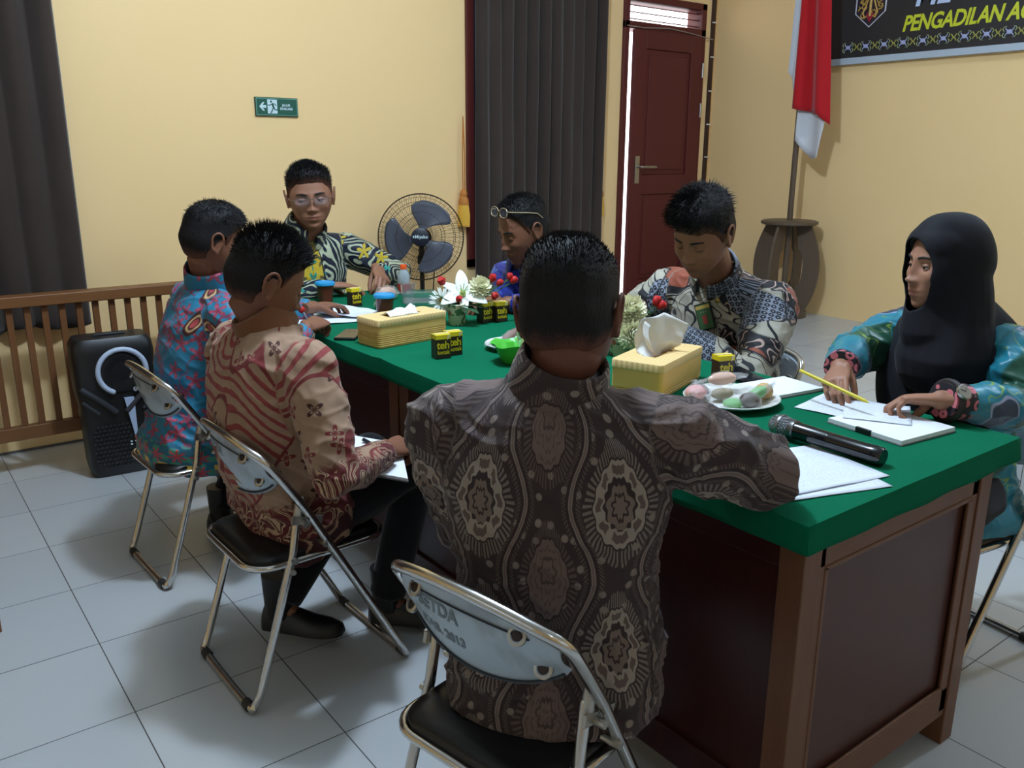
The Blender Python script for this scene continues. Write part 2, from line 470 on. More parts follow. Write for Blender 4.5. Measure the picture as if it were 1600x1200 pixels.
# evacuation sign
SG = plain('sign_green', (22, 84, 66), .4); SW = plain('sign_white', (200, 222, 226), .5)
def exit_sign():
    x0, x1, z0, z1 = 1.757, 1.992, 1.588, 1.683; cx, cz = (x0+x1)/2, (z0+z1)/2
    t = obj('evacuation_sign', MB().box((x0, YB-.014, z0), (x1, YB, z1)), plain('sign_edge', (40, 64, 44), .5), bevel=.002)
    tag(t, 'green evacuation route sign with running man on the yellow back wall', 'sign')
    obj('border', MB().box((x0+.004, YB-.0155, z0+.004), (x1-.004, YB-.014, z1-.004)), plain('sign_border', (96, 150, 132), .5), t, smooth=False)
    obj('face', MB().box((x0+.008, YB-.0165, z0+.008), (x1-.008, YB-.0155, z1-.008)), SG, t, smooth=False)
    m = MB(); Yf = YB-.017; fn = plane_fn((cx, Yf, cz), (1, 0, 0), (0, 0, 1), (0, -1, 0))
    P = lambda poly, mm: mm.prism(poly, .0008, (cx, Yf, cz), (1, 0, 0), (0, 0, 1), (0, -1, 0))
    P([(-.098, 0), (-.078, .022), (-.068, .022), (-.080, .007), (-.060, .007), (-.060, -.006), (-.080, -.006), (-.068, -.021), (-.078, -.021)], m)
    obj('arrow', m, SW, t, smooth=False)
    m = MB(); P([(-.053, -.034), (.0, -.034), (.0, .036), (-.053, .036)], m); obj('doorway', m, SW, t, smooth=False)
    m = MB(); Y2 = Yf-.0012
    Q = lambda pts, r: m.tube([(cx+a, Y2, cz+b) for a, b in pts], r, 8, round_ends=True)
    m.ell((cx-.033, Y2, cz+.026), (.0055, .001, .0055))
    Q([(-.026, .014), (-.020, -.004)], .005); Q([(-.026, .015), (-.040, .008), (-.050, .008)], .0022); Q([(-.026, .016), (-.012, .014), (-.006, .006)], .0022)
    Q([(-.022, -.004), (-.028, -.018), (-.036, -.030)], .003); Q([(-.020, -.004), (-.012, -.014), (.004, -.016)], .003)
    obj('running_man', m, SG, t)
    m = MB(); put_text(m, 'JALUR', .0165, lambda x, y, h=0: fn(x+.050, y+.009, .001), bold=.0006); put_text(m, 'EVAKUASI', .0165, lambda x, y, h=0: fn(x*.93+.050, y-.009, .001), bold=.0006)
    obj('lettering', m, SW, t, smooth=False, recalc=False)
exit_sign()

# banner on the stage wall
def banner():
    M = Mat('banner_print', srgb(34, 30, 32), .55); B0 = XR-.03; top = 3.0
    t = obj('banner', MB().box((B0, -.6, 2.012), (XR-.012, 3.62, top)), M.m, smooth=False)
    tag(t, 'large black printed banner with shield and yellow lettering on the stage wall', 'banner')
    m = MB(); m.box((B0-.012, -.64, 1.975), (XR, 3.66, 2.014)); m.box((B0-.012, 3.62, 2.0), (XR, 3.66, top)); m.box((B0-.012, -.64, 2.0), (XR, -.6, top)); m.box((B0-.012, -.64, top), (XR, 3.66, top+.04))
    obj('frame', m, plain('banner_frame_silver', (176, 188, 200), .4), t, smooth=False)
    fn = plane_fn((B0-.001, 0, 0), (0, -1, 0), (0, 0, 1), (-1, 0, 0))
    m = MB(); put_text(m, 'PENGADILAN AGAMA', .125, lambda x, y, h=0: fn(x*.80-3.062, y+2.180+.0, 0), bold=.0035, shear=.22, align='LEFT', space=.95)
    obj('lettering', m, plain('banner_yellow', (200, 205, 40), .5), t, smooth=False, recalc=False)
    m = MB(); put_text(m, 'ME', .20, lambda x, y, h=0: fn(x*.85-3.0, y+2.342, 0), bold=.006, shear=.2, align='LEFT')
    obj('lettering', m, plain('banner_pale_blue', (190, 205, 235), .5), t, smooth=False, recalc=False)
    # shield
    sh = [(-.105, .14), (-.105, 0), (0, -.088), (.105, 0), (.105, .14)]
    m = MB(); c = (B0-.001, 3.288, 2.276); ax, ay, an = (0, -1, 0), (0, 0, 1), (-1, 0, 0)
    m.prism(sh, .001, c, ax, ay, an); s_ = obj('shield', m, plain('shield_white', (205, 205, 215), .5), t, smooth=False)
    m = MB(); m.prism([(x*.92, y*.92) for x, y in sh], .0015, c, ax, ay, an); obj('shield_field', m, plain('shield_dark', (38, 24, 34), .5), s_, smooth=False)
    m = MB(); rnd = random.Random(3)
    for sx in (-1, 1):
        for k in range(7):
            a0 = rnd.uniform(0, 6); px, py = sx*rnd.uniform(.015, .07), rnd.uniform(-.02, .12)
            pts = [(B0-.0035, 3.288-(px+sx*.022*math.cos(a0+q*.8)*(1-q*.1)), 2.276+py+.022*math.sin(a0+q*.8)*(1-q*.1)) for q in range(7)]
            m.tube(pts, [.0045-.0004*q for q in range(7)], 6)
        m.tube([(B0-.0035, 3.288-sx*a, 2.276+b) for a, b in ((.012, .10), (.03, .05), (.05, .0), (.035, -.03), (.02, -.02))], .005, 6)
    m.tube([(B0-.0035, 3.288, 2.276+b) for b in (.13, .05, -.02)], .009, 6)
    obj('gold_ornament', m, plain('shield_gold', (190, 150, 70), .5), s_)
    m = MB(); m.prism([(-.028, -.012), (-.018, -.03), (0, -.055), (.018, -.03), (.028, -.012), (.012, .006), (-.012, .006)], .003, c, ax, ay, an); obj('red_ornament', m, plain('shield_red', (150, 30, 50), .5), s_, smooth=False)
    # woven-style border: pale figures between olive curls
    a, b, g = MB(), MB(), MB(); X_ = B0-.003
    for k in range(20):
        y = 3.42-k*.125; z = 2.078
        a.ell((X_, y, z), (.002, .016, .012)); 
        for sx in (-1, 1):
            for sz in (-1, 1):
                a.tube([(X_, y+sx*.010, z+sz*.006), (X_, y+sx*.020, z+sz*.014), (X_, y+sx*.024, z+sz*.024)], [.0035, .003, .0015], 6)
                b.tube([(X_, y+sx*.030, z+sz*.004), (X_, y+sx*.038, z+sz*.016), (X_, y+sx*.030, z+sz*.028), (X_, y+sx*.016, z+sz*.030)], [.003, .003, .0025, .001], 6)
        q = y-.0625
        for sx in (-1, 1): g.tube([(X_, q+sx*.016, z+.02), (X_, q+sx*.004, z), (X_, q+sx*.016, z-.02)], .004, 6)
        g.ell((X_, q, z), (.002, .007, .007))
    obj('border_figures', a, plain('banner_lilac', (165, 170, 205), .5), t); obj('border_curls', b, plain('banner_olive', (150, 160, 110), .5), t); obj('border_links', g, plain('banner_olive_yellow', (150, 145, 70), .5), t)
banner()

# flag on its stand
STAND = m_wood('grey_brown_stand_wood', (82, 68, 56), (104, 88, 72), 2)
def flag_and_stand():
    cx, cy = 5.12, 3.60
    t = thing('flag_stand', 'grey brown wooden flag stand with curved slats on the raised floor', 'flag stand', (cx, cy, ZS))
    obj('base', MB().lathe([(.165, 0), (.165, .04), (.15, .05), (.021, .05), (.021, 0)], seg=40, cap=False), STAND, t)
    obj('top_ring', MB().lathe([(.172, .632), (.19, .64), (.19, .655), (.172, .662), (.021, .662), (.021, .632), (.172, .632)], seg=44, cap=False), STAND, t)
    for k in range(4):
        a = R(10+90*k); m = MB(); out = []; inn = []
        for i in range(25):
            s = i/24; z = .05+.585*s
            out.append((.125+.115*math.sin(PI*(s*.86+.07))**.8, z)); inn.append((.05+.05*math.sin(PI*s)*(1.5 if .3 < s < .7 else .9), z))
        poly = out+inn[::-1]
        d = Vector((math.cos(a), math.sin(a), 0)); n_ = Vector((-math.sin(a), math.cos(a), 0))
        vs = []; fs = []
        for i in range(25):
            for r, z in (out[i], inn[i]):
                for e in (-.009, .009): vs.append(d*r+n_*e+Vector((0, 0, z)))
        for i in range(24):
            q = i*4; p = q+4
            fs += [(q, p, p+1, q+1), (q+2, q+3, p+3, p+2), (q, q+2, p+2, p), (q+1, p+1, p+3, q+3)]
        fs += [(0, 1, 3, 2), (96, 98, 99, 97)]
        m.add(vs, fs); obj('slat', m, STAND, t)
    p = tag(obj('flag_pole', MB().tube([(cx, cy, ZS+.02), (cx, cy, 3.0)], .019, 14, round_ends=True), STAND), 'dark wooden pole standing upright in the curved flag stand', 'pole')
    RED = m_cloth('flag_red_cloth', (168, 26, 34), (188, 34, 40), 300); WH = m_cloth('flag_white_cloth', (205, 208, 216), (222, 224, 230), 300)
    f = thing('flag', 'red and white flag hanging in folds from the wooden pole', 'flag', (cx, cy, 2.9))
    def sheet(name, pts_top, bot_fn, mat, nr=30, x_off=0.0, fold=.03, nf=3.0, sgn=0):
        m = MB(); nc = 40; vs = []
        y0, y1 = pts_top
        for r in range(nr+1):
            for i in range(nc+1):
                u = i/nc; zb = bot_fn(u); z = 2.9+(zb-2.9)*r/nr; s = (2.9-z)/1.3
                y = y0+(y1-y0)*u*(.55+.45*min(1, s)); x = cx-.035+x_off-fold*(.4+.6*min(1, s))*math.sin(u*nf*PI+sgn+z*.5)-.02*u
                vs.append((x, y, z))
        m.add(vs, [(r*(nc+1)+i, r*(nc+1)+i+1, (r+1)*(nc+1)+i+1, (r+1)*(nc+1)+i) for r in range(nr) for i in range(nc)])
        o = obj(name, m, mat, f, world=True); s_ = o.modifiers.new('t', 'SOLIDIFY'); s_.thickness = .003
    sheet('red_cloth', (3.605, 3.325), lambda u: 1.70-.06*u-(.05 if u > .75 else 0)*(u-.75)*4+(.0), RED, x_off=-.02)
    sheet('white_cloth', (3.62, 3.69), lambda u: 1.80+.13*u, WH, x_off=.01, fold=.02, nf=1.6)
    sheet('white_cloth', (3.59, 3.36), lambda u: 1.50-.12*math.sin(u*PI*.8)+(.22 if u > .8 else 0)*(u-.8)*5, WH, x_off=.022, fold=.022, nf=2.2, sgn=1)
flag_and_stand()

# wooden railing
def railing():
    Yr = 4.2; t = thing('wooden_railing', 'low brown wooden railing with thin balusters in front of the back wall', 'railing', (.3, Yr, 0))
    x0, x1 = -1.3, 1.34
    obj('top_rail', MB().box((x0, Yr-.04, .755), (x1, Yr+.04, .805)), WOOD_RAIL, t, bevel=.006, world=True)
    obj('bottom_rail', MB().box((x0, Yr-.022, .165), (x1, Yr+.022, .225)), WOOD_RAIL, t, bevel=.004, world=True)
    for x in (x0+.03, x1-.03): obj('post', MB().box((x-.03, Yr-.03, 0), (x+.03, Yr+.03, .757)), WOOD_BAL, t, bevel=.004, world=True)
    k = 0; x = .47-.069*23
    while x < x1-.07:
        if x > x0+.07: obj('baluster', MB().box((x-.0125, Yr-.011, .223), (x+.0125, Yr+.011, .757)), WOOD_BAL, t, world=True, smooth=False)
        x += .069
railing()

# black party speaker
def speaker():
    t = thing('loudspeaker', 'big black portable loudspeaker with white light ring on the floor by the railing', 'speaker', (.82, 4.02, 0), R(-3))
    w_, h, d = .165, .625, .10; m = MB(); rings = []
    for z, sx, dd in ((0, .80, .8), (.02, .86, .92), (.06, .9, 1), (.30, .92, 1), (.40, 1.0, 1), (.56, 1.02, 1), (.60, .99, .94), (.625, .9, .8)):
        ring = []
        for k in range(40):
            a = 2*PI*k/40; c, s = math.cos(a), math.sin(a)
            ring.append((w_*sx*math.copysign(abs(c)**.35, c), d*dd*math.copysign(abs(s)**.35, s), z))
        rings.append(ring)
    m.loft(rings); obj('cabinet', m, BLACKP, t)
    m = MB()
    for q in range(7):
        z = .07+q*.0; 
    for sx in (-1, 1):
        m.tube([(sx*.15, -.098, .42), (sx*.08, -.108, .36), (sx*.02, -.11, .30)], .012, 8); m.tube([(sx*.15, -.098, .36), (sx*.09, -.106, .30)], .008, 8)
    obj('moulding', m, DARKP, t)
    m = MB(); cz = .50; rr = []
    a0, a1 = R(-62), R(242)
    for k in range(41):
        a = a0+(a1-a0)*k/40; rr.append((.02+.098*math.cos(a), -.112, cz-.02+.098*math.sin(a)))
    m.tube(rr, .011, 10, round_ends=True); obj('light_ring', m, plain('pale_ring_plastic', (178, 190, 210), .4), t)
    m = MB(); m.prism([(.015, .36), (.055, .36), (.055, .19), (.045, .17)], .01, (0, -.104, 0), (1, 0, 0), (0, 0, 1), (0, -1, 0)); obj('white_wedge', m, plain('pale_wedge_plastic', (170, 184, 210), .4), t, smooth=False)
    m = MB().lathe([(.085, 0), (.088, .008), (.07, .012), (.02, -.01)], (.02, -.1, .475), 32, Matrix.Rotation(R(90), 3, 'X')); obj('tweeter_horn', m, BLACKP, t)
    m = MB()
    for i in range(9):
        for j in range(11):
            x, z = -.12+i*.017+(j % 2)*.008, .05+j*.019
            if (x+.02)**2/.018+(z-.15)**2/.014 < 1: m.box((x-.004, -.106, z-.005), (x+.004, -.098, z+.005), Matrix.Rotation(R(45), 3, 'Y'))
    obj('grille', m, DARKP, t, smooth=False)
    m = MB()
    for x, z in ((.025, .155), (.045, .155), (.025, .142), (.048, .142)): m.ell((x, -.106, z), (.005, .003, .004))
    objs('indicator', m, SW, t)
    m = MB(); 
    for a, b in (((.045, .075), (.045, .100)), ((.045, .100), (.075, .100)), ((.045, .075), (.075, .075)), ((.052, .08), (.06, .092)), ((.06, .092), (.068, .08))): m.tube([(a[0], -.1065, a[1]), (b[0], -.1065, b[1])], .001, 5)
    obj('logo', m, SW, t)
    m = MB(); m.tube([(-.07, 0, .618), (-.06, 0, .630), (.06, 0, .630), (.07, 0, .618)], .008, 8); obj('carry_handle', m, BLACKP, t)
speaker()

# standing fan
def fan():
    cx, cy, cz = 2.60, 4.30, .935; r = .245
    t = thing('standing_fan', 'grey standing fan with round wire cage behind the far end of the table', 'fan', (cx, cy, 0), R(-34))
    F = Matrix.Rotation(R(-6), 4, 'X')   # local: faces -y
    def put(name, m, mat, parent=t, **k):
        me = m.mesh(name); me.transform(Matrix.Translation((0, 0, cz)) @ F); return obj(name, me, mat, parent, **k)
    cage = MB()
    fr = [(.02, -.062), (.07, -.06), (.14, -.05), (.20, -.034), (.235, -.012), (r, 0)]; bk = [(.05, .07), (.12, .06), (.19, .042), (.232, .016), (r, 0)]
    nb = 96
    for k in range(nb):
        a = 2*PI*k/nb
        tw = lambda q: a+.35*(1-q/r)
        cage.tube([(q*math.cos(tw(q)), y, q*math.sin(tw(q))) for q, y in fr[1:]], .0008, 4)
        if k % 2 == 0: cage.tube([(q*math.cos(a), y, q*math.sin(a)) for q, y in bk], .0008, 4)
    CW = plain('fan_cage_wire', (70, 58, 42), .4, .6)
    put('cage', cage, CW)
    hoop = MB()
    for q, y, e in ((r, 0, .0038), (.20, -.035, .0014), (.14, -.051, .0014), (.07, -.061, .0014), (.19, .042, .0014), (.12, .06, .0014), (.225, -.02, .001)):
        hoop.tube([(q*math.cos(2*PI*k/64), y, q*math.sin(2*PI*k/64)) for k in range(64)], e, 6, closed=True)
    put('hoop', hoop, CW)
    BL = Mat('fan_blade_plastic', srgb(92, 98, 112), .35).m
    for k in range(3):
        a0 = R(80+120*k); b = MB(); vs = []
        nr, na = 14, 12
        for i in range(nr+1):
            q = .035+.175*i/nr; s = i/nr
            half = (.30+.62*math.sin(PI*min(1, s*.62+.12)))*(1 if s < .9 else (1-(s-.9)*3.5))
            for j in range(na+1):
                u = j/na*2-1; a = a0-.30*s+u*half*(.55+.35*s)
                vs.append((q*math.cos(a), .012*u*(1.2-s*.4)-.006, q*math.sin(a)))
        b.add(vs, [(i*(na+1)+j, i*(na+1)+j+1, (i+1)*(na+1)+j+1, (i+1)*(na+1)+j) for i in range(nr) for j in range(na)])
        o = put('blade', b, BL); s_ = o.modifiers.new('t', 'SOLIDIFY'); s_.thickness = .003
    put('hub', MB().lathe([(.0, -.0), (.048, .0), (.05, .012), (.05, .05), (.03, .06)], (0, -.005, 0), 32, Matrix.Rotation(R(90), 3, 'X')), plain('fan_hub_blue_black', (24, 28, 46), .35))
    put('badge', MB().lathe([(.0, .0), (.052, .0), (.050, .006), (.04, .009), (.0, .010)], (0, -.062, 0), 32, Matrix.Rotation(R(90), 3, 'X')), plain('fan_badge_dark', (26, 30, 44), .4))
    m = MB(); put_text(m, 'Miyako', .026, plane_fn((.006, -.0735, 0), (1, 0, 0), (0, 0, 1), (0, -1, 0)), bold=.0006); m.box((-.042, -.0737, -.006), (-.034, -.0733, .006)); put('lettering', m, SW, smooth=False, recalc=False)
    put('motor', MB().lathe([(.0, 0), (.05, .0), (.058, .02), (.058, .09), (.04, .12), (0, .125)], (0, .05, 0), 28, Matrix.Rotation(R(-90), 3, 'X')), BLACKP)
    m = MB(); m.tube([(0, .07, cz-.05), (0, .06, cz-.12), (0, .05, cz-.2), (0, .05, .02)], [.016, .02, .014, .014], 12); obj('pole', m, BLACKP, t)
    m = MB(); m.box((-.025, .03, cz-.16), (.025, .075, cz-.11)); obj('tilt_bracket', m, BLACKP, t, bevel=.006)
    obj('base', MB().lathe([(.0, 0), (.19, 0), (.2, .01), (.18, .03), (.05, .045), (.03, .07), (0, .07)], (0, .05, 0), 40), BLACKP, t)
    m = MB(); m.tube([(.03, .08, cz-.05), (.07, .1, cz-.2), (.05, .12, cz-.5), (.1, .16, .1), (.16, .2, .005)], .0035, 6); obj('cord', m, BLACKP, t)
fan()

# ================================================================== DESKS
def desk(y0, y1, label, right=2.0):
    x0, x1, zt = 1.275, right, .755
    t = thing('wooden_desk', label, 'desk', ((x0+x1)/2, (y0+y1)/2, 0))
    s = .07; th = .045
    for x in (x0, x1-.055):
        for y in (y0, y1-.055): obj('corner_post', MB().box((x, y, 0), (x+.055, y+.055, zt)), WOOD_FR, t, bevel=.003, world=True)
    def panel(ax, fx, mat, matr):
        fr = MB(); pn = MB()
        if ax == 'end':   # plane y=fx
            a0, a1 = x0+.055, x1-.055; e0, e1 = (fx+.004, fx+.034) if fx == y0 else (fx-.034, fx-.004)
            for b in (((a0, e0, zt-.09), (a1, e1, zt)), ((a0, e0, .085), (a1, e1, .165)), ((a0, e0, .1), (a0+.02, e1, zt)), ((a1-.03, e0, .1), (a1, e1, zt))): fr.box(*b)
            pn.box((a0, (e0+e1)/2-.004, .13), (a1, (e0+e1)/2+.006, zt-.05))
            q = e0-.002 if fx == y0 else e1-.006
            fr.box((a0+.018, q, .163), (a0+.03, q+.008, zt-.09)); fr.box((a1-.042, q, .163), (a1-.03, q+.008, zt-.09)); fr.box((a0+.018, q, .163), (a1-.03, q+.008, .175)); fr.box((a0+.018, q, zt-.1), (a1-.03, q+.008, zt-.088))
        else:
            a0, a1 = y0+.055, y1-.055; e0, e1 = (fx+.004, fx+.034) if fx == x0 else (fx-.034, fx-.004); mid = (a0+a1)/2
            for b in (((e0, a0, zt-.09), (e1, a1, zt)), ((e0, a0, .085), (e1, a1, .165)), ((e0, mid-.04, .1), (e1, mid+.04, zt))): fr.box(*b)
            pn.box(((e0+e1)/2-.004, a0, .13), ((e0+e1)/2+.006, a1, zt-.05))
        obj('panel_frame', fr, matr, t, bevel=.003, world=True); obj('panel', pn, mat, t, world=True, smooth=False)
    panel('end', y0, WOOD_PN, WOOD_FRY); panel('end', y1, WOOD_PN, WOOD_FRY)
    panel('side', x0, WOOD_DK, WOOD_DK)
    obj('tabletop', MB().box((x0-.01, y0-.005, zt), (x1+.01, y1+.0, .775)), WOOD_FRY, t, bevel=.003, world=True)
desk(.80, 2.262, 'reddish brown wooden desk with panelled end nearest the camera')
desk(2.272, 3.50, 'second wooden desk joined behind the first, under the tissue box and cups')

def cloth(y0, y1, label, bump_at=None):
    x0, x1, zt, dr = 1.230, 2.036, .79, .052
    nx, ny = 40, 90; m = MB(); vs = []; hd = 5
    xs = [x0]*hd+[x0+(x1-x0)*i/nx for i in range(nx+1)]+[x1]*hd
    ys = [y0]*hd+[y0+(y1-y0)*j/ny for j in range(ny+1)]+[y1]*hd
    W_ = len(xs)
    for j, y in enumerate(ys):
        for i, x in enumerate(xs):
            di = max(hd-i, i-(hd+nx), 0); dj = max(hd-j, j-(hd+ny), 0); d = max(di, dj)
            z = zt-dr*d/hd; fl = .006*(d/hd)*(1+noise.noise((x*9, y*9, 3)))
            X, Y = x, y
            if di: X += (-1 if i < hd else 1)*fl
            if dj: Y += (-1 if j < hd else 1)*fl
            if d == 0: z += .0012*noise.noise((x*6, y*6, 0))
            if bump_at is not None:
                g = math.exp(-((y-bump_at)/.035)**2)*math.exp(-max(0, x-x0)/.12)
                z += .010*g; X -= .012*g if i <= hd else 0
            vs.append((X, Y, z))
    H_ = len(ys)
    m.add(vs, [(j*W_+i, j*W_+i+1, (j+1)*W_+i+1, (j+1)*W_+i) for j in range(H_-1) for i in range(W_-1)])
    o = obj('felt_tablecloth', m, FELT, angle=60); s_ = o.modifiers.new('t', 'SOLIDIFY'); s_.thickness = .0025; s_.offset = 1
    tag(o, label, 'tablecloth')
cloth(.772, 3.525, 'green felt tablecloth covering both desks', 2.27)

# ================================================================== FOLDING CHAIRS
PANEL = Mat('worn_silver_backrest_paint', rough=.35, spec=.5); _v = PANEL.coord()
_n = PANEL.noise(_v, 9, 5, .5); _s = PANEL.noise(PANEL.map(_v, (30, 90, 30)), 2, 4)
PANEL.set('Base Color', PANEL.mix(_n.above(.58, .08)*.6, srgb(176, 190, 200), srgb(140, 150, 156))); PANEL.set('Metallic', .35); PANEL.set('Roughness', _s*.3+.25); PANEL = PANEL.m
def smoothpath(pts, n=6):
    P = [Vector(p) for p in pts]; out = []
    for i in range(len(P)-1):
        p0, p1, p2, p3 = P[max(i-1, 0)], P[i], P[i+1], P[min(i+2, len(P)-1)]
        for k in range(n):
            t = k/n; out.append(.5*((2*p1)+(-p0+p2)*t+(2*p0-5*p1+4*p2-p3)*t*t+(-p0+3*p1-3*p2+p3)*t**3))
    return out+[P[-1]]
def make_chair(label, stencil=True):
    """local x forward, origin on the floor under the seat centre"""
    t = thing('folding_chair', label, 'chair', group=None)
    h = .2; path = [(.235, -h, .018), (-.04, -h, .53), (-.098, -h, .622), (-.136, -.193, .678), (-.160, -.155, .703), (-.172, -.08, .717), (-.176, 0, .722), (-.172, .08, .717), (-.160, .155, .703), (-.136, .193, .678), (-.098, h, .622), (-.04, h, .53), (.235, h, .018)]
    pp = [Vector(path[0])]+smoothpath(path[1:-1], 5)+[Vector(path[-1])]
    obj('front_frame', MB().tube(pp, .0115, 12, round_ends=True), CHROME, t)
    obj('front_foot_bar', MB().tube([(.235, -h, .014), (.238, -h+.03, .012), (.238, h-.03, .012), (.235, h, .014)], .0085, 8), CHROME, t)
    rl = [(-.055, -.178, .53), (-.075, -.18, .42), (-.19, -.188, .06), (-.208, -.18, .022), (-.214, -.15, .013), (-.214, .15, .013), (-.208, .18, .022), (-.19, .188, .06), (-.075, .18, .42), (-.055, .178, .53)]
    obj('rear_frame', MB().tube(rl[:2]+smoothpath(rl[2:8], 3)+rl[8:], .011, 12, round_ends=True), CHROME, t)
    m = MB()
    for sy in (-1, 1):
        m.tube([(-.214, sy*.135, .013), (-.214, sy*.165, .013)], .0135, 10); m.tube([(.238, sy*.16, .012), (.238, sy*.19, .012)], .012, 10)
    objs('foot_cap', m, plain('dark_foot_plastic', (40, 38, 36), .6), t)
    m = MB()
    for sy in (-1, 1):
        m.tube([(-.048, sy*.182, .555), (-.058, sy*.18, .50)], .013, 10, round_ends=True)
        m.box((-.078, sy*.19-.004, .49), (.005, sy*.19+.004, .512), Matrix.Rotation(R(12), 3, 'Y'))
        m.tube([(-.05, sy*.175, .50), (-.05, sy*.215, .50)], .008, 8); m.tube([(.0, sy*.175, .43), (.0, sy*.215, .43)], .007, 8)
        m.tube([(-.078, sy*.165, .40), (-.078, sy*.2, .40)], .009, 8); m.tube([(-.085, sy*.165, .37), (-.085, sy*.2, .37)], .007, 8)
    objs('hinge_bracket', m, STEEL, t, bevel=.0)
    m = MB()
    def rr(x0, x1, hw, r, z, n=6):
        pts = []
        for cx_, cy_, a in ((x1-r, hw-r, 0), (x0+r, hw-r, 90), (x0+r, -hw+r, 180), (x1-r, -hw+r, 270)):
            pts += [(cx_+r*math.cos(R(a+90*k/n)), cy_+r*math.sin(R(a+90*k/n)), z+.012*(cx_-x0)) for k in range(n+1)]
        return pts
    rings = [rr(-.178+e, .198-e, .168-e, .06, z) for e, z in ((.01, .385), (.0, .390), (.0, .404), (.006, .412), (.03, .418), (.1, .420))]
    m.loft(rings); st = obj('seat', m, BLACKV, t)
    obj('seat_rim', MB().tube(rr(-.185, .205, .175, .065, .388), .0095, 10, closed=True), CHROME, t)
    # curved backrest sheet
    def surf(s, u, off=0):
        c = 1-s*s; y = s*.186
        top = Vector((-.135-.036*c**.6, y*.98, .668+.044*c**.5)); bot = Vector((-.108-.030*c, y, .622-.070*c**.7))
        p = bot.lerp(top, u); n_ = Vector((-.86, s*.25, .5)).normalized()
        bulge = -.010*math.sin(PI*u); return p + Vector((bulge, 0, 0)) - n_*off*-1
    nu, nv = 44, 14; vs = []
    for off in (0, -.005):
        for j in range(nv+1):
            for i in range(nu+1): vs.append(surf(-1+2*i/nu, j/nv, off))
    K = (nu+1)*(nv+1); fs = []
    for j in range(nv):
        for i in range(nu):
            a = j*(nu+1)+i; fs.append((a, a+1, a+nu+2, a+nu+1)); fs.append((K+a, K+a+nu+1, K+a+nu+2, K+a+1))
    for i in range(nu): fs.append((i, K+i, K+i+1, i+1)); a = nv*(nu+1)+i; fs.append((a, a+1, K+a+1, K+a))
    for j in range(nv): a = j*(nu+1); b = a+nu+1; fs.append((a, b, K+b, K+a)); a += nu; b += nu; fs.append((a, K+a, K+b, b))
    bk = obj('backrest', MB().add(vs, fs), PANEL, t)
    m = MB()
    m.tube([surf(-1+2*i/40, .97, .004) for i in range(2, 39)], .0022, 6); m.tube([surf(-1+2*i/40, .80, .002) for i in range(5, 36)], .0016, 6); m.tube([surf(-1+2*i/40, .035, .003) for i in range(1, 40)], .003, 6)
    obj('pressed_line', m, plain('backrest_groove', (58, 64, 72), .5, .5), bk)
    m = MB(); d = MB()
    for s in (-.80, .80):
        for u in ((.80, .30)):
            c = surf(s*(.80 if u > .5 else 1.03), u, .003); q = Vector((-.86, s*.25, .5)).to_track_quat('Z', 'Y').to_matrix()
            m.lathe([(.017, -.004), (.0165, .002), (.011, .003)], c, 20, q, cap=False); d.lathe([(.009, .0), (.009, .002), (.004, .003)], c, 14, q)
    objs('bolt_ring', m, STEEL, bk); objs('bolt', d, plain('dark_bolt', (60, 52, 50), .4, .7), bk)
    if stencil:
        m = MB()
        for txt, sz, u0, s0 in (('SETDA', .036, .66, .34), ('KAB. 2013', .026, .36, .30)):
            put_text(m, txt, sz, lambda x, y, h=0: surf(s0-x/.186, u0+y/.15, .0012), bold=.0012)
        obj('stencil_lettering', m, plain('faded_grey_stencil', (112, 126, 134), .5), bk, smooth=False, recalc=False)
    return t
ch = []
base = make_chair('chrome folding chair with stencilled silver backrest nearest the camera')
def place(o, x, y, rz, label=None): 
    o.location = (x, y, 0); o.rotation_euler = (0, 0, R(rz))
    if label: o['label'] = label
place(base, .866, 1.092, 11.5)
for x, y, rz, lb in ((.838, 2.115, 1.5, 'chrome folding chair holding the man in the beige and red batik shirt'),
                     (.845, 2.925, 3, 'chrome folding chair near the loudspeaker under the man in turquoise'),
                     (1.67, 3.87, -90, 'folding chair under the man in glasses at the far end of the table'),
                     (2.42, 2.86, 180, 'folding chair under the man in the royal blue shirt'),
                     (2.48, 1.93, 182, 'folding chair under the man with the green name card'),
                     (2.42, 1.06, 172, 'folding chair under the woman in the black headscarf')):
    c = copy_tree(base); place(c, x, y, rz, lb)
for o in [o for o in bpy.data.objects if o.name.startswith('folding_chair')]: o['group'] = 'folding chairs around the table'

# wooden bench end showing at the left picture edge
BW = m_wood('bench_wood', (120, 74, 40), (146, 94, 56), 2)
t = thing('wooden_bench', 'brown wooden bench whose leg just shows at the left picture edge', 'bench', (-.08, 3.3, 0))
for y in (2.79, 3.9):
    for x in (-.32, .143): obj('leg', MB().box((x-.025, y-.025, 0), (x+.025, y+.025, .40)), BW, t, bevel=.003, world=True)
obj('seat', MB().box((-.36, 2.75, .40), (.17, 3.94, .43)), BW, t, bevel=.004, world=True)
# ================================================================== CLOTH PATTERNS
# every garment carries a point attribute 'puv' = (across, up, region) in metres: region 0 torso, 1 sleeve
def fabric(name, rough=.75, spec=.25, sheen=.1):
    M = Mat(name, rough=rough, spec=spec); M.set('Sheen Weight', sheen)
    v = M.attr('puv'); x, y, z = M.sep(v); return M, v, x, y, z
def weave(M, amt=.12):
    n = M.noise(M.coord(), 900, 1); n2 = M.noise(M.coord(), 25, 4); M.bump(n*.3+n2, amt, .002)

